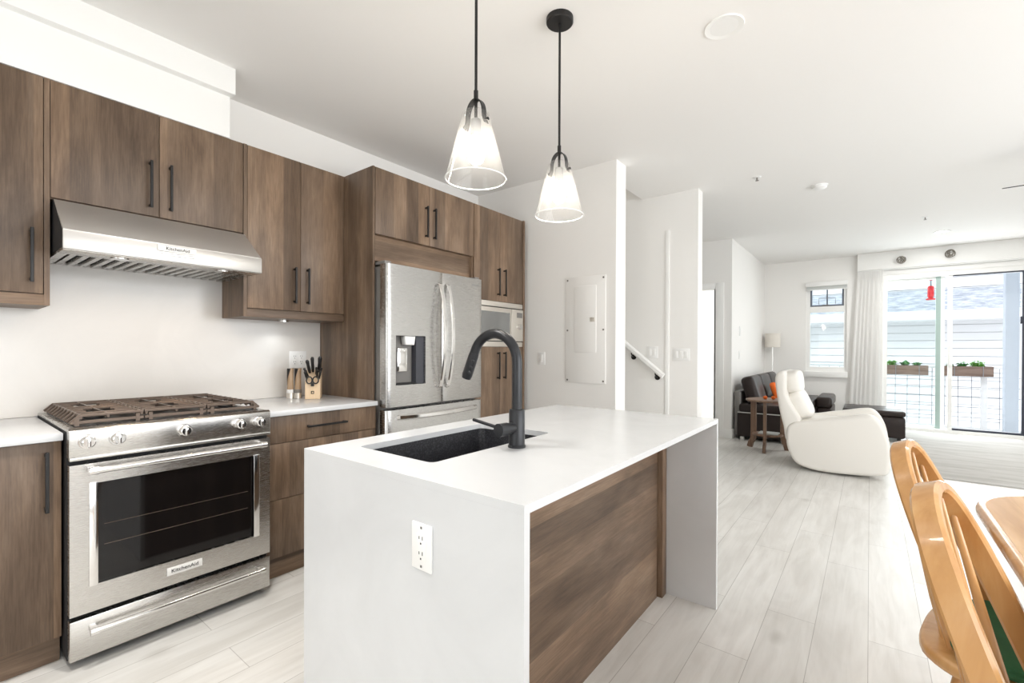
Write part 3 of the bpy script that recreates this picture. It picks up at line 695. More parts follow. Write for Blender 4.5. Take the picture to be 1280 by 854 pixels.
# cooktop
bm = new(); box(bm, x0, x1, 2.4005, YW-0.015, 0.9005, 0.911, 0.003); part('cooktop', bm, STEEL, rg)
part('burner_tray', box(new(), x0+0.025, x1-0.025, 2.44, 3.06, 0.9112, 0.9135), BLACKM, rg)
for bx, by, br in ((0.45, 2.60, 0.042), (0.45, 2.90, 0.036), (0.702, 2.75, 0.052), (0.955, 2.60, 0.046), (0.955, 2.90, 0.034)):
    part('burner', lathe(new(), [(br, 0.9136), (br, 0.922), (br*0.8, 0.924), (br*0.8, 0.930), (0.001, 0.931)], (bx, by, 0), 24), BLACKM, rg)
gw = (x1-x0-0.03)/3
for k in range(3):
    a = x0+0.015+k*gw; b_ = a+gw-0.004; bm = new(); zt = 0.952
    le = a+(0.028 if k == 0 else 0.002); re = b_-(0.028 if k == 2 else 0.002)
    for j in range(10):
        yy = 2.452+j*0.066
        pts = []
        if k == 0: pts += [(a, yy, 0.924), (le, yy, zt)]
        else: pts += [(a, yy, zt)]
        if k == 2: pts += [(re, yy, zt), (b_, yy, 0.924)]
        else: pts += [(b_, yy, zt)]
        if 2 <= j <= 7 and j not in (4, 5):   # fingers stop short over the burners
            m_ = (a+b_)/2; pa = [p for p in pts if p[0] <= m_]+[(m_-0.045, yy, zt)]; pb = [(m_+0.045, yy, zt)]+[p for p in pts if p[0] > m_]
            sweep(bm, pa, (0, 1, 0), 0.011, 0.012); sweep(bm, pb, (0, 1, 0), 0.011, 0.012)
        else: sweep(bm, pts, (0, 1, 0), 0.011, 0.012)
    for xx in (le+0.004, (a+b_)/2, re-0.004): box(bm, xx-0.005, xx+0.005, 2.447, 3.052, zt-0.014, zt+0.004, 0.001, 1)
    for yy in (2.449, 3.046): box(bm, a+(0.0 if k == 0 else 0.0), b_, yy-0.006, yy+0.006, 0.921, 0.933, 0.001, 1)
    for xx in (a+0.02, b_-0.02):
        for yy in (2.449, 3.046): box(bm, xx-0.007, xx+0.007, yy-0.007, yy+0.007, 0.9137, 0.945)
    part('grate', bm, IRON, rg)
# oven door
od = part('oven_door', (lambda bm: (ring(bm, 0, 0, 0, 0, 0, 0, 0) if False else None, box(bm, x0+0.002, 0.407, YF, YF+0.036, 0.204, 0.776), box(bm, 1.000, x1-0.002, YF, YF+0.036, 0.204, 0.776), box(bm, 0.407, 1.000, YF, YF+0.036, 0.204, 0.306), box(bm, 0.407, 1.000, YF, YF+0.036, 0.698, 0.776), bm)[-1])(new()), STEEL, rg)
part('oven_window', box(new(), 0.4075, 0.9995, YF+0.010, YF+0.030, 0.3065, 0.6975), BLACKG, od)
for xa, xb in ((0.393, 0.420), (0.988, 1.014)): part('window_bezel', box(new(), xa, xb, YF-0.006, YF, 0.303, 0.703, 0.002), CHROME, od)
bm = new()
for zz in (0.45, 0.53):
    cyl(bm, (0.44, YF+0.009, zz), (0.965, YF+0.009, zz), 0.0012, 6)
part('oven_rack', bm, IRON, od)
bm = new(); cyl(bm, (0.389, YF-0.052, 0.756), (1.020, YF-0.052, 0.756), 0.0125, 18)
for xx in (0.398, 1.011): cyl(bm, (xx-0.014, YF-0.052, 0.756), (xx+0.014, YF-0.052, 0.756), 0.0155, 18); box(bm, xx-0.011, xx+0.011, YF-0.05, YF+0.001, 0.747, 0.766, 0.002)
part('handle', bm, CHROME, od)
bm = new(); box(bm, 0.640, 0.771, YF-0.004, YF-0.0003, 0.247, 0.281, 0.001); bd = part('badge', bm, BADGE, od)
part('lettering', lettering('KitchenAid', 0.0225, (0.7055, YF-0.0045, 0.264), FACE_MY), INK, bd)
dw = part('warming_drawer', box(new(), x0+0.002, x1-0.002, YF, YF+0.036, 0.035, 0.186, 0.003), STEEL, rg)
bm = new(); cyl(bm, (0.393, YF-0.045, 0.146), (1.020, YF-0.045, 0.146), 0.0115, 18)
for xx in (0.402, 1.010): cyl(bm, (xx-0.012, YF-0.045, 0.146), (xx+0.012, YF-0.045, 0.146), 0.0145, 18); box(bm, xx-0.010, xx+0.010, YF-0.043, YF+0.001, 0.138, 0.155, 0.002)
part('handle', bm, CHROME, dw)

# ------------------------------------------------------------------ tall cabinets round the refrigerator
YT = 2.488
fc = thing('refrigerator_cabinet', 'tall brown surround and two-door cabinet over the refrigerator', 'cabinet', (2.21, 2.8, 0), 'tall brown cabinets at the far end of the wall')
part('side_panel', box(new(), 1.750, 1.766, YT, YW-0.001, 0.0, 2.38, 0.001), W_V, fc)
part('side_panel', box(new(), 2.676, 2.687, YT+0.012, YW-0.001, 0.0, 2.38, 0.001), W_V, fc)
part('cabinet_body', box(new(), 1.7665, 2.6755, YT+0.02, YW-0.002, 1.955, 2.378), W_V, fc)
for a, b_, hx in ((1.768, 2.222, 2.186), (2.222, 2.684, 2.262)):
    d = part('door', box(new(), a+0.0015, b_-0.0015, YT, YT+0.019, 1.955, 2.378, 0.001), W_V, fc); bar_handle(d, hx, 2.006, 2.226, YT)
part('filler_panel', box(new(), 1.7665, 2.6755, YT+0.04, YT+0.058, 1.79, 1.9545), W_H, fc)
pc = thing('pantry_cabinet', 'tall brown pantry cabinet holding the microwave, right of the refrigerator', 'cabinet', (3.02, 2.8, 0), 'tall brown cabinets at the far end of the wall')
bm = new(); box(bm, 2.688, 3.338, YT+0.02, YW-0.002, 0.10, 1.243); box(bm, 2.688, 3.338, YT+0.02, YW-0.002, 1.622, 2.38); box(bm, 2.688, 2.70, YT+0.02, YW-0.002, 1.243, 1.622); box(bm, 3.326, 3.338, YT+0.02, YW-0.002, 1.243, 1.622)
part('cabinet_body', bm, W_V, pc)
part('side_panel', box(new(), 3.339, 3.362, YT-0.006, YW-0.001, 0.0, 2.384, 0.001), W_V, pc)
part('toe_kick', box(new(), 2.688, 3.338, YT+0.06, YT+0.08, 0.0, 0.0995), W_H, pc)
for z0, z1, hz0, hz1 in ((1.625, 2.378, 1.672, 1.902), (0.103, 1.240, 0.968, 1.198)):
    for a, b_, hx in ((2.689, 3.014, 2.983), (3.014, 3.336, 3.066)):
        d = part('door', box(new(), a+0.0015, b_-0.0015, YT, YT+0.019, z0, z1, 0.001), W_V, pc); bar_handle(d, hx, hz0, hz1, YT)
mw = thing('microwave', 'pale built-in microwave in the pantry cabinet', 'microwave', (3.01, YT, 1.245))
bm = new(); box(bm, 2.7005, 3.3255, YT+0.021, 3.0, 1.25, 1.618); part('microwave_body', bm, DARKGAP, mw)
bm = new(); box(bm, 2.690, 3.335, YT-0.002, YT+0.02, 1.580, 1.6225, 0.002); box(bm, 2.690, 3.335, YT-0.002, YT+0.02, 1.2425, 1.285, 0.002); part('trim_kit', bm, MWAVE, mw)
bm = new(); box(bm, 2.700, 3.160, YT-0.012, YT+0.02, 1.292, 1.572, 0.003); dr_ = part('door', bm, MWAVE, mw)
part('window', box(new(), 2.735, 3.135, YT-0.0135, YT-0.0115, 1.322, 1.535), MWGLASS, dr_)
bm = new(); box(bm, 3.163, 3.328, YT-0.012, YT+0.02, 1.292, 1.572, 0.003); cpn = part('control_panel', bm, MWAVE, mw)
part('display', box(new(), 3.235, 3.315, YT-0.0135, YT-0.0115, 1.50, 1.545), GREYPLATE, cpn)
bm = new(); lathe(bm, [(0.001, YT-0.034), (0.022, YT-0.034), (0.026, YT-0.012)], (3.27, 0, 1.42), 22, 'y'); part('dial', bm, CHROME, cpn)
for zz in (1.315, 1.335, 1.355):
    for xx in (3.2, 3.245, 3.29): part('button', box(new(), xx-0.012, xx+0.012, YT-0.0132, YT-0.0115, zz-0.005, zz+0.005), MWAVE, cpn)

# ------------------------------------------------------------------ refrigerator
fr_ = thing('refrigerator', 'stainless french-door refrigerator with water dispenser', 'refrigerator', (2.21, 2.8, 0))
FY = 2.368; fx0, fx1, fxm = 1.7695, 2.658, 2.243
part('refrigerator_body', box(new(), 1.782, 2.655, FY+0.075, YW-0.03, 0.03, 1.745, 0.004), GREYPLATE, fr_)
for xx in (1.83, 2.6):
    for yy in (2.52, 3.0): part('foot', cyl(new(), (xx, yy, 0), (xx, yy, 0.03), 0.02, 12), DARKGAP, fr_)
dx0, dx1, dz0, dz1 = 1.838, 2.083, 0.988, 1.306
def fdoor(bm, a, b_, z0, z1, curve=0.012, n=10):
    # gently bowed front
    pts = [(a, FY+0.07)]
    for i in range(n+1):
        t = i/n; pts.append((a+(b_-a)*t, FY+curve*(2*t-1)**4))
    pts.append((b_, FY+0.07)); prism(bm, pts, 'z', z0, z1, 0.003)
    return bm
# left door built round the dispenser recess
bm = new(); a, b_ = fx0, fxm-0.002
def slab(bm, p, q, z0, z1):
    pts = [(p, FY+0.07)]; grid = [a+(b_-a)*i/60 for i in range(61)]
    for x in [p]+[g_ for g_ in grid if p+1e-4 < g_ < q-1e-4]+[q]:
        t = (x-a)/(b_-a); pts.append((x, FY+0.014*max(0, (2*t-1))**6+0.02*max(0, (1-2*t))**34))
    pts.append((q, FY+0.07)); prism(bm, pts, 'z', z0, z1)
slab(bm, a, b_, dz1, 1.755); slab(bm, a, b_, 0.852, dz0); slab(bm, a, dx0, dz0, dz1); slab(bm, dx1, b_, dz0, dz1)
bmesh.ops.remove_doubles(bm, verts=bm.verts[:], dist=1e-5)
dl = part('door', bm, STEEL_F, fr_)
bm = new(); box(bm, dx0+0.001, dx1-0.001, FY+0.060, FY+0.068, dz0+0.001, dz1-0.001); box(bm, dx0+0.001, dx1-0.075, FY+0.055, FY+0.0595, dz0+0.002, dz1-0.05); rc = part('dispenser', bm, GREYPLATE, dl)
part('recess_wall', box(new(), dx1-0.070, dx1-0.001, FY+0.015, FY+0.0595, dz0+0.002, dz1-0.002), DARKBLUE, rc)
bm = new(); prism(bm, [(dx0+0.075, dz1-0.002), (dx0+0.165, dz1-0.002), (dx0+0.155, dz1-0.06), (dx0+0.085, dz1-0.06)], 'y', FY+0.006, FY+0.05, 0.004); part('spout', bm, PLASTIC, rc)
part('paddle', box(new(), dx0+0.035, dx0+0.115, FY+0.028, FY+0.046, dz0+0.085, dz0+0.238, 0.004), CHROME, rc)
part('drip_tray', box(new(), dx0+0.001, dx1-0.071, FY+0.008, FY+0.0545, dz0+0.001, dz0+0.012), DARKGAP, rc)
bm = new(); a, b_ = fxm+0.002, fx1
n = 36; pts = [(a, FY+0.07)]
for i in range(n+1):
    t = i/n; pts.append((a+(b_-a)*t, FY+0.014*max(0, (1-2*t))**6+0.02*max(0, (2*t-1))**34))
pts.append((b_, FY+0.07)); prism(bm, pts, 'z', 0.852, 1.755, 0.002); dr2 = part('door', bm, STEEL_F, fr_)
part('lettering', lettering('SAMSUNG', 0.017, (2.575, FY-0.0002, 1.705), FACE_MY, 0.0004), GREYINK, dr2)
for dd, hx, s in ((dl, fxm-0.037, -1), (dr2, fxm+0.037, 1)):
    pts = [(hx, FY+0.004, 0.955)]
    for i in range(13):
        t = i/12; pts.append((hx, FY-0.018-0.050*math.sin(PI*t)**0.8, 0.965+t*(1.665-0.965)))
    pts.append((hx, FY+0.004, 1.675))
    part('handle', sweep(new(), pts, (1, 0, 0), 0.030, 0.014, 0.4), CHROME, dd)
bm = new(); a, b_ = fx0, fx1; n = 60; pts = [(a, FY+0.07)]
for i in range(n+1):
    t = i/n; pts.append((a+(b_-a)*t, FY+0.02*abs(2*t-1)**60))
pts.append((b_, FY+0.07)); prism(bm, pts, 'z', 0.06, 0.834, 0.002); fz = part('freezer_drawer', bm, STEEL_F, fr_)
pts = [(1.852, FY+0.006, 0.783)]
for i in range(13):
    t = i/12; pts.append((1.862+t*(2.575-1.862), FY-0.014-0.052*math.sin(PI*t)**0.8, 0.785))
pts.append((2.585, FY+0.006, 0.787)); part('handle', sweep(new(), pts, (0, 0, 1), 0.030, 0.014, 0.4), CHROME, fz)
for xx in (fx0+0.03, fx1-0.03): part('hinge_cover', box(new(), xx-0.025, xx+0.025, FY+0.03, FY+0.13, 1.7555, 1.775, 0.004), GREYPLATE, fr_)

# ------------------------------------------------------------------ on the right counter
ZK = 0.8955
def mill(x, y, band, label):
    t = thing('pepper_mill', label, 'pepper mill', (x, y, ZK), 'pair of tall mills on the worktop')
    part('foot', lathe(new(), [(0.001, ZK), (0.0235, ZK), (0.0225, ZK+0.035), (0.001, ZK+0.035)], (x, y, 0), 24), MWAVE, t)
    part('band', lathe(new(), [(0.0215, ZK+0.0355), (0.022, ZK+0.037), (0.0215, ZK+0.058), (0.001, ZK+0.0585)], (x, y, 0), 24), band, t)
    # wooden body with a slanted dark inlay
    bm = new(); lathe(bm, [(0.001, ZK+0.059), (0.020, ZK+0.059), (0.0188, ZK+0.10), (0.0185, ZK+0.15), (0.0205, ZK+0.195), (0.001, ZK+0.1955)], (x, y, 0), 24); bd_ = part('mill_body', bm, MILLW, t)
    bm = new(); pts = []
    n = 14
    for i in range(n):   # wedge wrapped on the side that faces the room
        a0 = rad(150)+rad(100)*i/n; a1 = rad(150)+rad(100)*(i+1)/n
        zb0 = ZK+0.085+0.11*i/n; zb1 = ZK+0.085+0.11*(i+1)/n; zt_ = ZK+0.1945
        q = [bm.verts.new((x+0.0212*math.cos(a), y+0.0212*math.sin(a), z)) for a, z in ((a0, zb0), (a1, zb1), (a1, zt_), (a0, zt_))]; _f(bm, q)
    bmesh.ops.remove_doubles(bm, verts=bm.verts[:], dist=1e-6); bmesh.ops.solidify(bm, geom=bm.faces[:], thickness=0.001)
    part('inlay', bm, BLACKM, bd_)
mill(1.475, 2.985, PLASTIC, 'left mill of the pair, with a pale band above its foot')
mill(1.510, 2.955, GREYPLATE, 'right mill of the pair, with a dark band, beside the knife block')
kb = thing('knife_block', 'pale wooden knife block full of black-handled knives on the short worktop', 'knife block', (1.585, 2.86, ZK))
kx0, kx1, ky0, ky1 = 1.538, 1.628, 2.835, 2.985
bm = new(); prism(bm, [(ky0, ZK), (ky0+0.012, ZK+0.112), (ky1-0.02, ZK+0.185), (ky1, ZK+0.17), (ky1, ZK)], 'x', kx0, kx1, 0.003); part('block', bm, BEECH, kb)
bm = new(); zz = ZK+0.043; ring(bm, ky0-0.0, ky0+0.006, kx0+0.036, kx0+0.054, zz-0.009, zz+0.009, 0.004)
xform(bm, Matrix(((0, 1, 0, 0), (1, 0, 0, 0.0015), (0, 0, 1, 0), (0, 0, 0, 1)))); part('emblem', bm, INK, kb)
def knife(px, ty, tz, ln, tx, thick, label):
    tz = ZK+0.112+(ty-2.847)*(0.073/0.118)+0.006
    base = Vector((px, ty, tz)); d = Vector((tx, -0.55, 1)).normalized()
    bm = new(); tube(bm, [tuple(base-d*0.004), tuple(base+d*0.008)], [0.006, 0.008], 10); bl_ = None
    t = thing('kitchen_knife', label, 'knife', tuple(base), 'knives in the wooden block')
    part('bolster', bm, CHROME, t)
    pts = [base+d*0.008, base+d*(0.3*ln), base+d*(0.6*ln), base+d*(0.9*ln), base+d*ln]; pts = [tuple(p+Vector((0, -0.004*math.sin(PI*i/4), 0))) for i, p in enumerate(pts)]
    part('handle', tube(new(), pts, [thick*0.8, thick, thick*0.88, thick*1.1, thick*0.6], 10), KNIFE, t)
knife(1.561, 2.915, ZK+0.166, 0.105, -0.16, 0.0105, 'large black-handled knife leaning left at the back left of the block')
knife(1.578, 2.925, ZK+0.170, 0.118, 0.0, 0.0105, 'tall black-handled knife upright at the back left of the block')
knife(1.613, 2.925, ZK+0.170, 0.122, 0.12, 0.012, 'tall black-handled knife alone at the back right of the block')
for i, (px, ty, lz, tx) in enumerate([(1.547, 2.895, 0.150, -0.35), (1.556, 2.875, 0.142, -0.3), (1.600, 2.90, 0.152, 0.05), (1.621, 2.895, 0.150, 0.25), (1.606, 2.875, 0.140, 0.12), (1.618, 2.86, 0.134, 0.25), (1.548, 2.86, 0.134, -0.2)]):
    knife(px, ty, ZK+lz, 0.062, tx, 0.007, 'small black-handled steak knife in the front rows of the block')
s_ = thing('scissors', 'kitchen scissors hanging handles-up in the front of the knife block', 'scissors', (1.583, 2.84, ZK+0.10))
bm = new()
for sgn in (-1, 1):
    pts = [(1.583+sgn*0.019+0.017*math.cos(a), 2.830-0.002*sgn, ZK+0.122+0.022*math.sin(a)) for a in [2*PI*k/16 for k in range(16)]]; tube(bm, pts, 0.0042, 8, closed=True)
part('finger_loops', bm, KNIFE, s_)
bm = new(); box(bm, 1.573, 1.593, 2.826, 2.842, ZK+0.083, ZK+0.108, 0.003); part('pivot', bm, KNIFE, s_)

KR = Matrix.Rotation(rad(-34), 4, 'Z'); kc = Vector((1.585, 2.90, 0))
for o in [x for x in bpy.data.objects if x.parent is None and (x == kb or x == s_ or x.name.startswith('kitchen_knife'))]:
    l = Vector(o.location); o.location = KR @ (l-kc) + kc + Vector((-0.008, -0.02, 0)); o.rotation_euler = (0, 0, rad(-34))

def wall_plate(name, label, cat, c, w_, h_, facing, inserts, group=None):
    """c: centre on the wall surface; facing '-y' or '-x'"""
    t = thing(name, label, cat, c, group)
    def bx(u0, u1, z0, z1, d0, d1, bev=0.0):
        bm = new()
        if facing == '-y': box(bm, c[0]+u0, c[0]+u1, c[1]-d1, c[1]-d0, c[2]+z0, c[2]+z1, bev)
        else: box(bm, c[0]-d1, c[0]-d0, c[1]+u0, c[1]+u1, c[2]+z0, c[2]+z1, bev)
        return bm
    part('cover_plate', bx(-w_/2, w_/2, -h_/2, h_/2, 0.0003, 0.006, 0.002), PLASTIC, t)
    for kind, u, z in inserts:
        if kind == 'rocker': part('rocker', bx(u-0.016, u+0.016, z-0.033, z+0.033, 0.0058, 0.0095, 0.002), TRIM, t)
        if kind == 'duplex':
            sk = part('socket', bx(u-0.016, u+0.016, z-0.034, z+0.034, 0.0058, 0.0075, 0.001), TRIM, t)
            for zz in (-0.019, 0.019):
                for du, hh in ((-0.006, 0.009), (0.006, 0.007)): part('slot', bx(u+du-0.0012, u+du+0.0012, z+zz-hh/2+0.004, z+zz+hh/2+0.004, 0.0074, 0.0079), SLOT, sk)
                part('ground_hole', bx(u-0.0022, u+0.0022, z+zz-0.012, z+zz-0.0075, 0.0074, 0.0079, 0.0), SLOT, sk)
        if kind == 'screw': part('screw', bx(u-0.003, u+0.003, z-0.003, z+0.003, 0.0059, 0.0067, 0.001), GREYPLATE, t)
    return t
wall_plate('wall_outlet', 'white double outlet plate on the splash behind the mills', 'outlet', (1.585, YW-0.012, 1.145), 0.118, 0.115, '-y', [('duplex', -0.023, 0), ('duplex', 0.023, 0)], 'outlets')

# ------------------------------------------------------------------ island
ix0, ix1, iy0, iy1, iz, th = 0.766, 2.304, 0.565, 1.458, 0.895, 0.020
sx0, sx1, sy0, sy1 = 0.892, 1.505, 0.985, 1.345
it = thing('island_countertop', 'white quartz waterfall worktop of the kitchen island', 'countertop', ((ix0+ix1)/2, (iy0+iy1)/2, 0))
bm = new()
def rrect(x0, x1, y0, y1, r, n=5):
    out = []
    for cx_, cy_, a0 in ((x1-r, y1-r, 0), (x0+r, y1-r, 90), (x0+r, y0+r, 180), (x1-r, y0+r, 270)):
        for i in range(n+1): a = rad(a0+90*i/n); out.append((cx_+r*math.cos(a), cy_+r*math.sin(a)))
    return out
# top slab with a round-cornered sink opening
inner = rrect(sx0, sx1, sy0, sy1, 0.022); m_ = len(inner)
def outer_pt(p):
    x, y = p; cx_, cy_ = (sx0+sx1)/2, (sy0+sy1)/2
    return p
for zz, flip in ((iz, False), (iz-th, True)):
    iv = [bm.verts.new((x, y, zz)) for x, y in inner]; q = m_//4
    C4 = [bm.verts.new(p+(zz,)) for p in ((ix1, iy1), (ix0, iy1), (ix0, iy0), (ix1, iy0))]
    for k in range(4):
        arc = iv[k*q:(k+1)*q]; _f(bm, [C4[k]]+arc[::-1])if False else None
        for i in range(len(arc)-1): _f(bm, [C4[k], arc[i], arc[i+1]])
        nx = iv[((k+1)*q) % m_]; _f(bm, [C4[k], arc[-1], nx, C4[(k+1) % 4]])
    if not flip: topv, topc = iv, C4
    else: botv, botc = iv, C4
for i in range(m_): _f(bm, [topv[i], topv[(i+1) % m_], botv[(i+1) % m_], botv[i]])
for i in range(4): _f(bm, [topc[i], topc[(i+1) % 4], botc[(i+1) % 4], botc[i]])
part('worktop', bm, QUARTZ, it)
part('waterfall_end', box(new(), ix0, ix0+th, iy0, iy1, 0.0, iz-th-0.0002), QUARTZ, it)
part('waterfall_end', box(new(), ix1-th, ix1, iy0, iy1, 0.0, iz-th-0.0002), QUARTZ, it)
ic = thing('island_cabinet', 'brown wood panelled cabinet under the white island worktop', 'cabinet', (1.5, 1.13, 0))
bm = new(); yb0 = 0.824
box(bm, ix0+th+0.001, 2.218, yb0, yb0+0.018, 0.0, iz-th-0.001); part('back_panel', bm, W_H, ic)
bm = new(); box(bm, 2.228, ix1-th-0.001, 0.800, 0.86, 0.0, iz-th-0.001, 0.001); part('end_post', bm, W_V, ic)
bm = new(); box(bm, ix0+th+0.001, 0.87, yb0+0.019, 1.43, 0.0, iz-th-0.001); box(bm, 1.53, ix1-th-0.001, 0.861, 1.43, 0.0, iz-th-0.001); box(bm, 0.87, 1.53, yb0+0.019, 1.43, 0.0, 0.60); part('cabinet_body', bm, W_V, ic)
sk = thing('kitchen_sink', 'black granite undermount sink set into the white island', 'sink', ((sx0+sx1)/2, (sy0+sy1)/2, 0.66))
bm = new(); o_ = rrect(sx0-0.004, sx1+0.004, sy0-0.004, sy1+0.004, 0.024); i_ = rrect(sx0+0.012, sx1-0.012, sy0+0.012, sy1-0.012, 0.03); w_ = rrect(sx0-0.022, sx1+0.02, sy0-0.02, sy1+0.02, 0.03)
zt = iz-th-0.0006
def loop(ps, z): return [bm.verts.new((x, y, z)) for x, y in ps]
L = [loop(w_, 0.66), loop(w_, zt), loop(o_, zt), loop(i_, 0.69)]
for A_, B_ in zip(L[:-1], L[1:]):
    for i in range(len(A_)): _f(bm, [A_[i], A_[(i+1) % len(A_)], B_[(i+1) % len(A_)], B_[i]])
_f(bm, L[3]); _f(bm, L[0][::-1]); part('basin', bm, SINKM, sk)
bm = new(); lathe(bm, [(0.001, 0.6905), (0.042, 0.6905), (0.045, 0.693), (0.03, 0.694), (0.001, 0.692)], (1.2, 1.17, 0), 24); part('drain', bm, CHROME, sk)
# faucet
fb = (1.215, 0.928)
fa = thing('kitchen_faucet', 'matte black gooseneck faucet standing behind the island sink', 'faucet', (fb[0], fb[1], iz))
bm = new(); lathe(bm, [(0.001, iz+0.0003), (0.030, iz+0.0003), (0.030, iz+0.006), (0.027, iz+0.009), (0.0265, iz+0.122), (0.024, iz+0.126), (0.001, iz+0.127)], (fb[0], fb[1], 0), 28); part('faucet_body', bm, FAUCET, fa)
pts = [(fb[0], fb[1], 1.02), (fb[0], fb[1], 1.10), (fb[0], fb[1], 1.175)]
rr = 0.099; cyy = fb[1]+rr
for i in range(1, 16):
    a = PI-i*rad(162)/15
    pts.append((fb[0], cyy+rr*math.cos(a), 1.175+rr*math.sin(a)))
part('spout_pipe', tube(new(), pts, 0.0168, 18), FAUCET, fa)
p = Vector(pts[-1]); q = (Vector(pts[-1])-Vector(pts[-2])).normalized()
bm = new(); tube(bm, [tuple(p-q*0.002), tuple(p+q*0.012), tuple(p+q*0.085), tuple(p+q*0.098)], [0.0172, 0.0185, 0.0195, 0.017], 18); hd_ = part('spray_head', bm, FAUCET, fa)
bm = new()
for k in (0.03, 0.055, 0.075): pillow(bm, tuple(p+q*k+Vector((-0.012, -0.0165, 0))), (0.005, 0.005, 0.007), 1.0, None, 10, 8)
part('spray_button', bm, FAUCET, hd_)
bm = new(); zz = iz+0.066; cyl(bm, (fb[0]-0.02, fb[1]+0.002, zz), (fb[0]-0.048, fb[1]+0.004, zz), 0.0185, 22); cyl(bm, (fb[0]-0.050, fb[1]+0.004, zz), (fb[0]-0.088, fb[1]+0.007, zz), 0.0215, 24); vk = part('valve_knob', bm, FAUCET, fa)
part('lever', cyl(new(), (fb[0]-0.068, fb[1]+0.02, zz+0.004), (fb[0]-0.066, fb[1]+0.135, zz+0.02), 0.0055, 12), FAUCET, vk)
wall_plate('wall_outlet', 'white outlet plate on the near end of the island', 'outlet', (ix0, 0.878, 0.728), 0.073, 0.116, '-x', [('duplex', 0.0, 0), ('screw', 0.0, 0.048), ('screw', 0.0, -0.048)], 'outlets')

# ------------------------------------------------------------------ breaker wall
eb = thing('electrical_panel', 'white electrical panel cover with screws on the wall past the pantry', 'electrical panel', (XB, 1.90, 0.94))
part('cover', box(new(), XB-0.010, XB-0.0003, 1.706, 2.086, 0.938, 1.835, 0.003), WALL, eb)
dp = part('panel_door', box(new(), XB-0.016, XB-0.0098, 1.79, 1.996, 1.195, 1.757, 0.003), WALL, eb)
part('latch', box(new(), XB-0.019, XB-0.0155, 1.80, 1.846, 1.452, 1.488, 0.002), MWAVE, dp, 'pale grey latch')
for yy in (1.726, 2.066):
    for zz in (0.96, 1.385, 1.813): part('screw', lathe(new(), [(0.001, XB-0.0125), (0.008, XB-0.0125), (0.008, XB-0.0095)], (0, yy, zz), 12, 'x'), GREYPLATE, eb)
wall_plate('light_switch', 'white rocker switch between the pantry and the electrical panel', 'switch', (XB, 2.342, 1.14), 0.075, 0.116, '-x', [('rocker', 0, 0)], 'light switches')
wall_plate('light_switch', 'pale double switch plate on the stair wall above the handrail', 'switch', (XS, 1.735, 1.195), 0.12, 0.12, '-x', [('rocker', -0.023, 0), ('rocker', 0.023, 0)], 'light switches')
wall_plate('light_switch', 'wide switch plate on the wall right of the stair corner trim', 'switch', (XS, 1.445, 1.175), 0.16, 0.12, '-x', [('rocker', -0.046, 0), ('rocker', 0.0, 0), ('rocker', 0.046, 0)], 'light switches')
# handrail
hr = thing('handrail', 'white handrail on black brackets sloping down the stair wall', 'handrail', (XS-0.06, 1.8, 1.1))
slope = (1.27-0.955)/(1.993-1.60)
bm = new(); pts = [(XS-0.06, 1.60, 0.962), (XS-0.06, 3.6, 0.962+2.0*slope)]; sweep(bm, pts, (1, 0, 0), 0.045, 0.055, 0.3); part('rail', bm, TRIM, hr)
for yy in (1.68, 1.93):
    zz = 0.962+(yy-1.60)*slope; bm = new(); tube(bm, [(XS-0.06, yy, zz-0.028), (XS-0.06, yy, zz-0.05), (XS-0.03, yy, zz-0.075), (XS-0.001, yy, zz-0.08)], 0.007, 8); lathe(bm, [(0.028, XS-0.006), (0.028, XS-0.0005)], (0, yy, zz-0.08), 14, 'x'); part('bracket', bm, BLACKM, hr)

# ------------------------------------------------------------------ pendants
def pendant(x, y, label):
    t = thing('pendant_light', label, 'pendant light', (x, y, ZC), 'glass pendants over the island')
    zb, zt, rb, rt_ = 1.842, 2.085, 0.113, 0.044
    bm = new(); lathe(bm, [(0.001, ZC-0.0003), (0.062, ZC-0.0003), (0.062, ZC-0.022), (0.058, ZC-0.026), (0.001, ZC-0.026)], (x, y, 0), 32); part('canopy', bm, BLACKM, t)
    bm = new(); cyl(bm, (x, y, ZC-0.026), (x, y, 2.13), 0.0055, 12); cyl(bm, (x, y, 2.165), (x, y, 2.125), 0.0085, 12); cyl(bm, (x, y, 2.13), (x, y, 2.055), 0.006, 12); part('rod', bm, BLACKM, t)
    bm = new(); pts = []
    for i in range(17):
        a = PI*i/16; pts.append((x, y-0.040*math.cos(a), 2.06+0.072*math.sin(a)**0.75))
    pts = [(x, pts[0][1]-0.010, 2.035)]+pts+[(x, pts[-1][1]+0.010, 2.035)]
    sweep(bm, pts, (1, 0, 0), 0.024, 0.004); part('strap', bm, BLACKM, t)
    for sg in (-1, 1): part('strap_screw', cyl(new(), (x, y+sg*0.046, 2.047), (x, y+sg*0.060, 2.047), 0.006, 10), BLACKM, t)
    # thin double-walled glass cone, open below
    bm = new(); lathe(bm, [(rt_-0.002, zt), (rt_+0.006, zt-0.006), (rb, zb), (rb-0.0045, zb), (rt_+0.002, zt-0.010), (rt_-0.004, zt-0.004)], (x, y, 0), 48, close=True); sh = part('glass_shade', bm, SHADE, t)
    bm = new(); lathe(bm, [(rb-0.0022+0.0026*math.cos(k*PI/4), zb+0.0026*math.sin(k*PI/4)) for k in range(8)], (x, y, 0), 48, close=True); part('glass_rim', bm, PLASTIC, sh)
    bm = new(); lathe(bm, [(0.001, 2.060), (0.017, 2.060), (0.019, 2.055), (0.019, 1.998), (0.001, 1.998)], (x, y, 0), 24); part('lamp_socket', bm, GREYINK, t)
    bm = new(); lathe(bm, [(0.001, 1.9975), (0.013, 1.9975), (0.015, 1.985), (0.028, 1.955), (0.031, 1.935), (0.026, 1.912), (0.012, 1.900), (0.001, 1.899)], (x, y, 0), 24); part('bulb', bm, BULB, t)
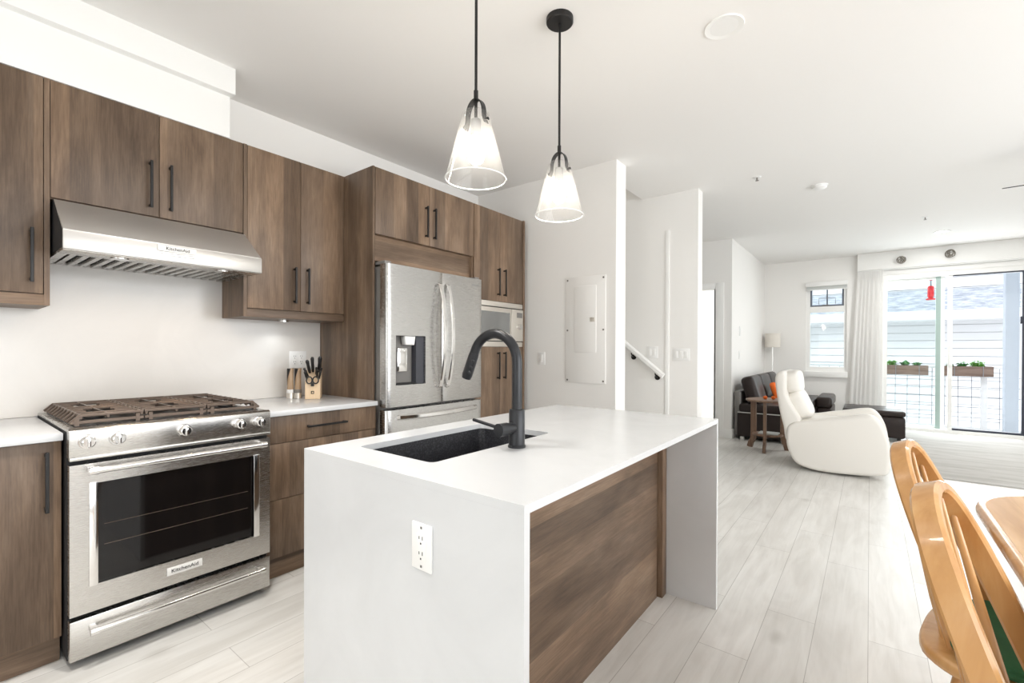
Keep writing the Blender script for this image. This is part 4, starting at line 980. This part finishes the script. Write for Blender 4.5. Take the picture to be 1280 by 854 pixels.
pendant(1.245, 1.145, 'nearer glass cone pendant, its rod running out of the top edge')
pendant(1.815, 1.145, 'farther glass cone pendant with its round black ceiling canopy in view')

# ------------------------------------------------------------------ ceiling fittings
def downlight(x, y, lit, label):
    t = thing('ceiling_light', label, 'light', (x, y, ZC), 'recessed ceiling lights')
    part('trim_ring', lathe(new(), [(0.062, ZC-0.003), (0.085, ZC-0.006), (0.088, ZC-0.0003), (0.060, ZC-0.0003)], (x, y, 0), 36, close=True), TRIM, t)
    part('lens', lathe(new(), [(0.001, ZC-0.0045), (0.062, ZC-0.0035), (0.0615, ZC-0.0006), (0.001, ZC-0.0006)], (x, y, 0), 36), LED if lit else PLASTIC, t)
    if lit: lamp('AREA', 'ceiling_lamp_or_fill', (x, y, ZC-0.012), 17, (1, 0.98, 0.95), aim=(0, 0, -1), shape='DISK', size=0.13)
downlight(2.335, 0.556, False, 'unlit round ceiling light above and beyond the island')
downlight(8.05, -0.72, True, 'lit round ceiling light in front of the terrace door')
def sprinkler(x, y, label):
    t = thing('sprinkler_head', label, 'sprinkler', (x, y, ZC), 'sprinkler heads')
    part('escutcheon', lathe(new(), [(0.001, ZC-0.006), (0.03, ZC-0.005), (0.036, ZC-0.0003), (0.001, ZC-0.0003)], (x, y, 0), 20), PLASTIC, t)
    bm = new(); cyl(bm, (x, y, ZC-0.006), (x, y, ZC-0.03), 0.006, 10); cyl(bm, (x, y, ZC-0.03), (x, y, ZC-0.034), 0.014, 12); part('nozzle', bm, GREYPLATE, t)
sprinkler(4.54, 0.80, 'sprinkler head on the ceiling left of the smoke detector')
sprinkler(7.05, -0.49, 'sprinkler head on the ceiling beside the lit light')
sd = thing('smoke_detector', 'round white smoke detector on the ceiling', 'smoke detector', (5.12, 0.38, ZC))
part('base_plate', lathe(new(), [(0.001, ZC-0.012), (0.066, ZC-0.012), (0.068, ZC-0.0003), (0.001, ZC-0.0003)], (5.12, 0.38, 0), 28), PLASTIC, sd)
part('sensor_cover', lathe(new(), [(0.001, ZC-0.038), (0.04, ZC-0.036), (0.058, ZC-0.024), (0.060, ZC-0.0125), (0.001, ZC-0.0125)], (5.12, 0.38, 0), 28), PLASTIC, sd)
fn = thing('ceiling_fan', 'dark ceiling fan, one thin blade reaching in from the right edge', 'fan', (5.15, -1.45, ZC))
fcx, fcy, fcz = 5.15, -1.47, 2.49
bm = new(); lathe(bm, [(0.001, ZC-0.0003), (0.06, ZC-0.0003), (0.05, ZC-0.05), (0.012, ZC-0.06), (0.012, fcz+0.06), (0.001, fcz+0.06)], (fcx, fcy, 0), 24); part('downrod', bm, BLACKM, fn)
part('motor', lathe(new(), [(0.001, fcz+0.06), (0.08, fcz+0.05), (0.1, fcz), (0.07, fcz-0.06), (0.001, fcz-0.07)], (fcx, fcy, 0), 28), BLACKM, fn)
for k in range(3):
    a = rad(88+120*k); m_ = Matrix.Translation((fcx, fcy, fcz)) @ Matrix.Rotation(a, 4, 'Z') @ Matrix.Rotation(rad(-14), 4, 'X')
    bm = new(); prism(bm, [(0.09, -0.03), (0.2, -0.06), (0.64, -0.065), (0.66, -0.03), (0.66, 0.03), (0.64, 0.065), (0.2, 0.06), (0.09, 0.03)], 'z', -0.003, 0.003); part('blade', xform(bm, m_), BLACKM, fn)

# ------------------------------------------------------------------ living room
wall_plate('thermostat', 'small white thermostat on the wall above the dark sofa', 'thermostat', (7.32, YL, 1.50), 0.09, 0.14, '-y', [('rocker', 0, 0.0)])
wall_plate('light_switch', 'white switch plate on the living room wall just below the thermostat', 'switch', (7.30, YL, 1.15), 0.075, 0.116, '-y', [('rocker', 0, 0)], 'light switches')
single('area_rug', box(new(), 5.965, 9.20, YR+0.05, -0.40, 0.0003, 0.014, 0.004), RUG, 'large pale grey streaked carpet in front of the terrace door', 'rug', (7.6, -1.8, 0))

# curtain
bm = new(); nz, ny = 26, 90; x_ = XW-0.075; rows = []
for j in range(nz+1):
    z = 0.02+(2.475-0.02)*j/nz; f = 1-j/nz
    y1 = 0.165+0.12*f; y0 = -0.165+0.0*f; row = []
    for i in range(ny+1):
        t = i/ny; amp = 0.0075*(0.6+0.4*f)*(0.35 if j > nz-2 else 1)
        ph = 2*PI*7*t+0.8*math.sin(3*t*PI)+0.25*math.sin(4*f+5*t)
        row.append(bm.verts.new((x_+amp*math.sin(ph), y0+(y1-y0)*t, z)))
    rows.append(row)
for j in range(nz):
    for i in range(ny): _f(bm, [rows[j][i], rows[j][i+1], rows[j+1][i+1], rows[j+1][i]])
bmesh.ops.solidify(bm, geom=bm.faces[:], thickness=0.002)
cu = thing('curtain', 'long white curtain gathered between the tall window and the terrace door', 'curtain', (x_, 0.0, 0.02))
part('curtain_cloth', bm, CURTAIN, cu)
bm = new()
for i in range(12): yy = -0.15+i*0.0275; box(bm, x_-0.032, x_-0.027, yy-0.004, yy+0.004, 2.36, 2.474, 0.001)
part('pleat', bm, CURTAIN, cu)
single('curtain_track', box(new(), x_-0.012, x_+0.012, -3.0, 0.165, 2.476, 2.4895), PLASTIC, 'white curtain track under the pelmet over the door', 'curtain track', (x_, -1.4, 2.476))

# twig balls fixed to the pelmet
def twig_ball(y, z, seed, label):
    q = random.Random(seed); bm = new(); c = Vector((XW-0.125-0.062, y, z))
    for k in range(9):
        ax_ = Vector((q.gauss(0, 1), q.gauss(0, 1), q.gauss(0, 1))).normalized(); u_ = ax_.orthogonal().normalized(); v_ = ax_.cross(u_)
        rr = q.uniform(0.050, 0.058); off = ax_*q.uniform(-0.02, 0.02); r2 = math.sqrt(max(rr*rr-off.length_squared, 1e-4))
        tube(bm, [tuple(c+off+(u_*math.cos(a)+v_*math.sin(a))*r2) for a in [2*PI*i/20 for i in range(20)]], 0.0038, 5, closed=True)
    cyl(bm, tuple(c+Vector((0.03, 0, 0))), (XW-0.1255, y, z), 0.004, 6)
    return single('twig_ball', bm, TWIG, label, 'ornament', (c.x, y, z), 'woven twig balls on the pelmet')
twig_ball(-0.365, 2.60, 3, 'left woven twig ball on the white pelmet')
twig_ball(-0.905, 2.625, 5, 'right woven twig ball on the white pelmet, above the door opening')

# sofa
so = thing('sofa', 'dark brown leather corner sofa along the living room wall', 'sofa', (7.9, 1.0, 0))
def rb(x0, x1, y0, y1, z0, z1, r=0.03, seg=4): return box(new(), x0, x1, y0, y1, z0, z1, r, seg)
part('seat_base', rb(6.86, 8.98, 0.62, 1.44, 0.04, 0.37, 0.02), BROWNL, so)
part('seat_base', rb(8.12, 8.98, 0.44, 0.615, 0.04, 0.37, 0.02), BROWNL, so)
part('seat_cushion', rb(6.85, 7.72, 0.62, 1.42, 0.376, 0.49, 0.035), BROWNL, so)
part('seat_cushion', rb(7.73, 8.98, 0.64, 1.42, 0.376, 0.49, 0.035), BROWNL, so)
bm = new(); tube(bm, [(6.853, 0.63, 0.373), (6.853, 1.43, 0.373)], 0.006, 8); part('piping', bm, PIPING, so, 'pale piping along the sofa end')
part('back_frame', rb(6.90, 8.98, 1.40, 1.488, 0.04, 0.66, 0.02), GREYPLATE, so)
for a, b_ in ((6.89, 7.46), (7.47, 8.18), (8.19, 8.82)):
    m_ = Matrix.Translation(((a+b_)/2, 1.285, 0.665)) @ Matrix.Rotation(rad(-16), 4, 'X'); bm = rb(-(b_-a)/2, (b_-a)/2, -0.085, 0.085, -0.19, 0.20, 0.06, 5)
    part('back_cushion', xform(bm, m_), BROWNL, so)
part('armrest', rb(8.10, 8.98, 0.43, 0.635, 0.376, 0.535, 0.045, 5), BROWNL, so)
for xx, yy in ((6.92, 1.38), (6.92, 0.68), (8.9, 1.38), (8.9, 0.5), (8.18, 0.5)): part('foot', box(new(), xx-0.025, xx+0.025, yy-0.025, yy+0.025, 0.0, 0.04), CHROME, so)
bm = pillow(new(), (0, 0, 0), (0.12, 0.045, 0.13), 0.5); xform(bm, Matrix.Translation((7.62, 1.08, 0.625)) @ Matrix.Rotation(rad(-20), 4, 'X') @ Matrix.Rotation(rad(8), 4, 'Y'))
single('throw_pillow', bm, ORANGE, 'small orange throw pillow on the dark sofa', 'pillow', (7.62, 1.08, 0.49))
ot = thing('ottoman', 'dark brown leather ottoman beyond the cream recliner', 'ottoman', (8.2, -0.08, 0.0))
part('ottoman_base', rb(7.93, 8.62, -0.375, 0.30, 0.05, 0.335, 0.03), BROWNL, ot); part('ottoman_cushion', rb(7.925, 8.625, -0.38, 0.305, 0.336, 0.415, 0.035), BROWNL, ot)
part('seam', box(new(), 8.15, 8.17, -0.34, 0.26, 0.4145, 0.4165), SLOT, ot)
for xx in (7.99, 8.56):
    for yy in (-0.31, 0.24): part('foot', box(new(), xx-0.02, xx+0.02, yy-0.02, yy+0.02, 0.0, 0.05), BLACKM, ot)
# floor lamp in the corner
lx, ly = 9.11, 1.345
fl = thing('floor_lamp', 'slim floor lamp with a cream drum shade in the corner behind the sofa', 'lamp', (lx, ly, 0))
part('lamp_base', lathe(new(), [(0.001, 0.0), (0.11, 0.0), (0.11, 0.012), (0.02, 0.022), (0.001, 0.022)], (lx, ly, 0), 28), CHROME, fl)
part('pole', cyl(new(), (lx, ly, 0.02), (lx, ly, 1.33), 0.008, 12), CHROME, fl)
part('lamp_shade', lathe(new(), [(0.118, 1.275), (0.118, 1.515), (0.115, 1.515), (0.115, 1.275)], (lx, ly, 0), 36, close=True), LAMPSH, fl)
part('bulb', pillow(new(), (lx, ly, 1.38), (0.03, 0.03, 0.045), 1.0), PLASTIC, fl)
# side table
tx, ty_ = 6.34, 0.985
st = thing('side_table', 'round brown wooden side table with a lower shelf beside the recliner', 'side table', (tx, ty_, 0))
bm = new(); lathe(bm, [(0.001, 0.598), (0.235, 0.598), (0.243, 0.604), (0.243, 0.616), (0.237, 0.622), (0.001, 0.622)], (tx, ty_, 0), 40); part('tabletop', bm, WALNUT, st)
bm = new(); lathe(bm, [(0.001, 0.185), (0.165, 0.185), (0.165, 0.203), (0.001, 0.203)], (tx, ty_, 0), 36); part('shelf', bm, WALNUT, st)
for k, a in enumerate((180, 66, -58)):
    a = rad(a); d = Vector((math.cos(a), math.sin(a), 0)); nn = Vector((-d.y, d.x, 0))
    prof = [(0.185, 0.5975), (0.185, 0.16), (0.215, 0.07), (0.235, 0.0)]
    prof = spline(prof, 5, False); pts = [Vector((tx, ty_, 0))+d*p_[0]+Vector((0, 0, p_[1])) for p_ in prof]
    part('leg', sweep(new(), [tuple(p_) for p_ in pts], tuple(nn), 0.030, 0.066, 0.1), WALNUT, st)
for dx_, dy_, lab in ((-0.045, 0.02, 'small round orange object, left of the two on the side table'), (0.0, -0.06, 'small round orange object, right of the two on the side table')):
    single('table_ornament', pillow(new(), (tx+dx_, ty_+dy_, 0.6445), (0.024, 0.024, 0.022), 1.0, None, 18, 12), ORANGE, lab, 'ornament', (tx+dx_, ty_+dy_, 0.6225), 'orange objects on the side table')
bm = box(new(), tx-0.10, tx+0.08, ty_-0.12, ty_+0.09, 0.2035, 0.217, 0.002); mg = single('magazine', bm, BLIND, 'grey magazine lying on the lower shelf of the side table', 'magazine', (tx, ty_, 0.2035))

# recliner: local x runs towards its front, local y across, away from the camera
rc_ang = math.atan2(-0.96806, -0.25071)
k_ = 0.95
re_ = thing('recliner', 'cream leather swivel recliner turned towards the terrace door', 'armchair', (5.45, 0.62, 0), None, -PI/2)
arm_prof = spline([(-0.055, 0.41), (-0.01, 0.475), (0.063, 0.500), (0.182, 0.520), (0.297, 0.548), (0.437, 0.578), (0.571, 0.606), (0.649, 0.600), (0.713, 0.530), (0.760, 0.405), (0.775, 0.26), (0.771, 0.149), (0.750, 0.070), (0.652, 0.040), (0.45, 0.022), (0.243, 0.018), (0.10, 0.040), (0.02, 0.080), (-0.03, 0.165), (-0.058, 0.268)], 4)
Wd = 0.80
for y0, y1 in ((0.0, 0.17), (Wd-0.17, Wd)):
    part('armrest', prism(new(), arm_prof, 'y', y0, y1, 0.035, 4), CREAM, re_)
back_prof = spline([(-0.058, 0.28), (-0.09, 0.44), (-0.123, 0.58), (-0.153, 0.766), (-0.168, 0.92), (-0.145, 0.985), (-0.095, 1.000), (-0.068, 0.95), (-0.064, 0.78), (-0.01, 0.65), (0.052, 0.54), (0.07, 0.42), (0.05, 0.28)], 4)
part('backrest', prism(new(), back_prof, 'y', 0.03, Wd-0.03, 0.03, 4), CREAM, re_)
bm = box(new(), 0.0, 0.70, 0.172, Wd-0.172, 0.10, 0.42, 0.05, 4); part('seat_base', bm, CREAM, re_)
bm = pillow(new(), (0.33, Wd/2, 0.445), (0.36, 0.222, 0.075), 0.4); part('seat_cushion', bm, CREAM, re_)
bm = pillow(new(), (0, 0, 0), (0.075, 0.24, 0.128), 0.55); part('head_cushion', xform(bm, Matrix.Translation((-0.025, Wd/2-0.02, 0.878)) @ Matrix.Rotation(rad(-5), 4, 'Y')), CREAM, re_)
bm = pillow(new(), (0, 0, 0), (0.085, 0.26, 0.16), 0.5); part('lumbar_cushion', xform(bm, Matrix.Translation((0.03, Wd/2-0.02, 0.645)) @ Matrix.Rotation(rad(-24), 4, 'Y')), CREAM, re_)
bm = new(); lathe(bm, [(0.20, 0.0005), (0.30, 0.0005), (0.30, 0.02), (0.20, 0.02)], (0.36, Wd/2, 0), 40, close=True); lathe(bm, [(0.001, 0.02), (0.24, 0.02), (0.06, 0.04), (0.05, 0.11), (0.001, 0.11)], (0.36, Wd/2, 0), 30); part('swivel_base', bm, BLACKM, re_)

# ------------------------------------------------------------------ dining corner
dt = thing('dining_table', 'honey-coloured wooden dining table with rounded corners at the right edge', 'table', (1.2, -0.75, 0))
ax0, ax1, ay0, ay1, rr = 0.55, 2.305, -1.20, -0.262, 0.31
tp = rrect(ax0, ax1, ay0, ay1, rr, 12)
bm = new(); prism(bm, tp, 'z', 0.706, 0.7415, 0.014, 4); part('edge_band', bm, MAPLE, dt)
part('tabletop', prism(new(), rrect(ax0+0.022, ax1-0.022, ay0+0.022, ay1-0.022, rr-0.022, 12), 'z', 0.7405, 0.7422), MAPLE_H, dt)
bm = new()
box(bm, ax0+0.16, ax1-0.16, ay1-0.17, ay1-0.145, 0.62, 0.7075); box(bm, ax0+0.16, ax1-0.16, ay0+0.145, ay0+0.17, 0.62, 0.7075); box(bm, ax0+0.16, ax0+0.185, ay0+0.17, ay1-0.17, 0.62, 0.7075); box(bm, ax1-0.185, ax1-0.16, ay0+0.17, ay1-0.17, 0.62, 0.7075)
part('apron', bm, MAPLE, dt)
for xx in (ax0+0.2, ax1-0.2):
    for yy in (ay0+0.19, ay1-0.19):
        part('leg', lathe(new(), [(0.001, 0.0), (0.02, 0.0), (0.026, 0.1), (0.035, 0.35), (0.028, 0.5), (0.04, 0.56), (0.042, 0.619), (0.001, 0.619)], (xx, yy, 0), 20), MAPLE, dt)

def windsor(label, loc, rz):
    t = thing('dining_chair', label, 'chair', loc, 'wooden spindle-back chairs', rz if rz else 1e-5)
    HW, SB, TOP, LEAN = 0.20, 0.185, 0.512, 0.385     # half width, back of bow at seat, bow height above seat, lean
    zs = 0.45
    # saddle seat
    sp_ = spline([(0.0, 0.232), (0.14, 0.215), (0.212, 0.13), (0.215, 0.0), (0.205, -0.13), (0.17, -0.2), (0.0, -0.215), (-0.17, -0.2), (-0.205, -0.13), (-0.215, 0.0), (-0.212, 0.13), (-0.14, 0.215)], 5)
    part('seat', prism(new(), sp_, 'z', zs-0.034, zs, 0.012, 3), MAPLE, t)
    # bow
    def bow(t_):
        a = PI*t_; cs = math.cos(a); h = TOP*abs(math.sin(a))**0.62
        x = -HW*math.copysign(abs(cs)**0.9, cs)*(1+0.10*math.sin(a)**2*0)
        return (x, 0.083+LEAN*h, zs-0.02+h)
    pts = [bow(0.0)]+[bow(i/36) for i in range(1, 36)]+[bow(1.0)]
    nrm = Vector((0, 1, -LEAN)).normalized()
    part('bow', sweep(new(), pts, tuple(nrm), 0.045, 0.024, 0.22), MAPLE, t)
    for i in range(6):
        u = (i-2.5)/2.5; xb = u*0.125; xt = u*0.120
        # meet the bow
        best = min(pts[len(pts)//6:-len(pts)//6], key=lambda p: abs(p[0]-xt))
        yb = 0.185-0.03*u*u
        bm = new(); q0 = Vector((xb, yb, zs-0.015)); q1 = Vector((best[0], best[1], best[2]-0.008)); L_ = [q0.lerp(q1, k) for k in (0, 0.25, 0.5, 0.75, 1)]
        tube(bm, [tuple(p_) for p_ in L_], [0.0085, 0.0115, 0.0095, 0.0075, 0.006], 10); part('spindle', bm, MAPLE, t)
    lp = []
    for sx_ in (-1, 1):
        for sy_ in (-1, 1):
            a_ = Vector((sx_*0.145, sy_*0.135, zs-0.03)); b2 = Vector((sx_*0.205, sy_*0.205+(-0.01), 0.0)); lp.append((a_, b2))
            part('leg', tube(new(), [tuple(a_.lerp(b2, k)) for k in (0, 0.2, 0.45, 0.6, 1)], [0.015, 0.018, 0.024, 0.019, 0.013], 14), MAPLE, t)
    for sx_ in (-1, 1):
        f_ = lp[0 if sx_ < 0 else 2]; g_ = lp[1 if sx_ < 0 else 3]
        part('stretcher', tube(new(), [tuple(f_[0].lerp(f_[1], 0.6)), tuple((f_[0].lerp(f_[1], 0.6)+g_[0].lerp(g_[1], 0.6))/2), tuple(g_[0].lerp(g_[1], 0.6))], [0.009, 0.013, 0.009], 10), MAPLE, t)
    m0 = (lp[0][0].lerp(lp[0][1], 0.6)+lp[1][0].lerp(lp[1][1], 0.6))/2; m1 = (lp[2][0].lerp(lp[2][1], 0.6)+lp[3][0].lerp(lp[3][1], 0.6))/2
    part('stretcher', tube(new(), [tuple(m0), tuple((m0+m1)/2), tuple(m1)], [0.009, 0.013, 0.009], 10), MAPLE, t)
    return t
CH = [((1.72, -0.352, 0), rad(-12)), ((1.185, -0.368, 0), rad(-12))]
ch1 = windsor('farther honey-wood spindle-back chair, its rounded seat end in view', *CH[0])
ch2 = dup(ch1, CH[1][0], CH[1][1], 'nearer honey-wood spindle-back chair, cut by the bottom right corner')
def cushion(loc, rz, label):
    t = thing('seat_cushion', label, 'cushion', (loc[0], loc[1], 0.4505), 'green seat cushions', rz)
    bm = pillow(new(), (0, 0.0, 0.021), (0.195, 0.160, 0.0205), 0.36, None, 48, 14)
    part('pad', bm, GREEN, t)
    part('piping', tube(new(), [(0.1955*math.copysign(abs(math.cos(a))**0.36, math.cos(a)), 0.1605*math.copysign(abs(math.sin(a))**0.36, math.sin(a)), 0.021) for a in [2*PI*i/72 for i in range(72)]], 0.0045, 6, closed=True), GREEN, t)
    return t
cushion(CH[0][0], CH[0][1], 'dark green seat cushion on the farther spindle-back chair')
cushion(CH[1][0], CH[1][1], 'dark green seat cushion on the nearer spindle-back chair')
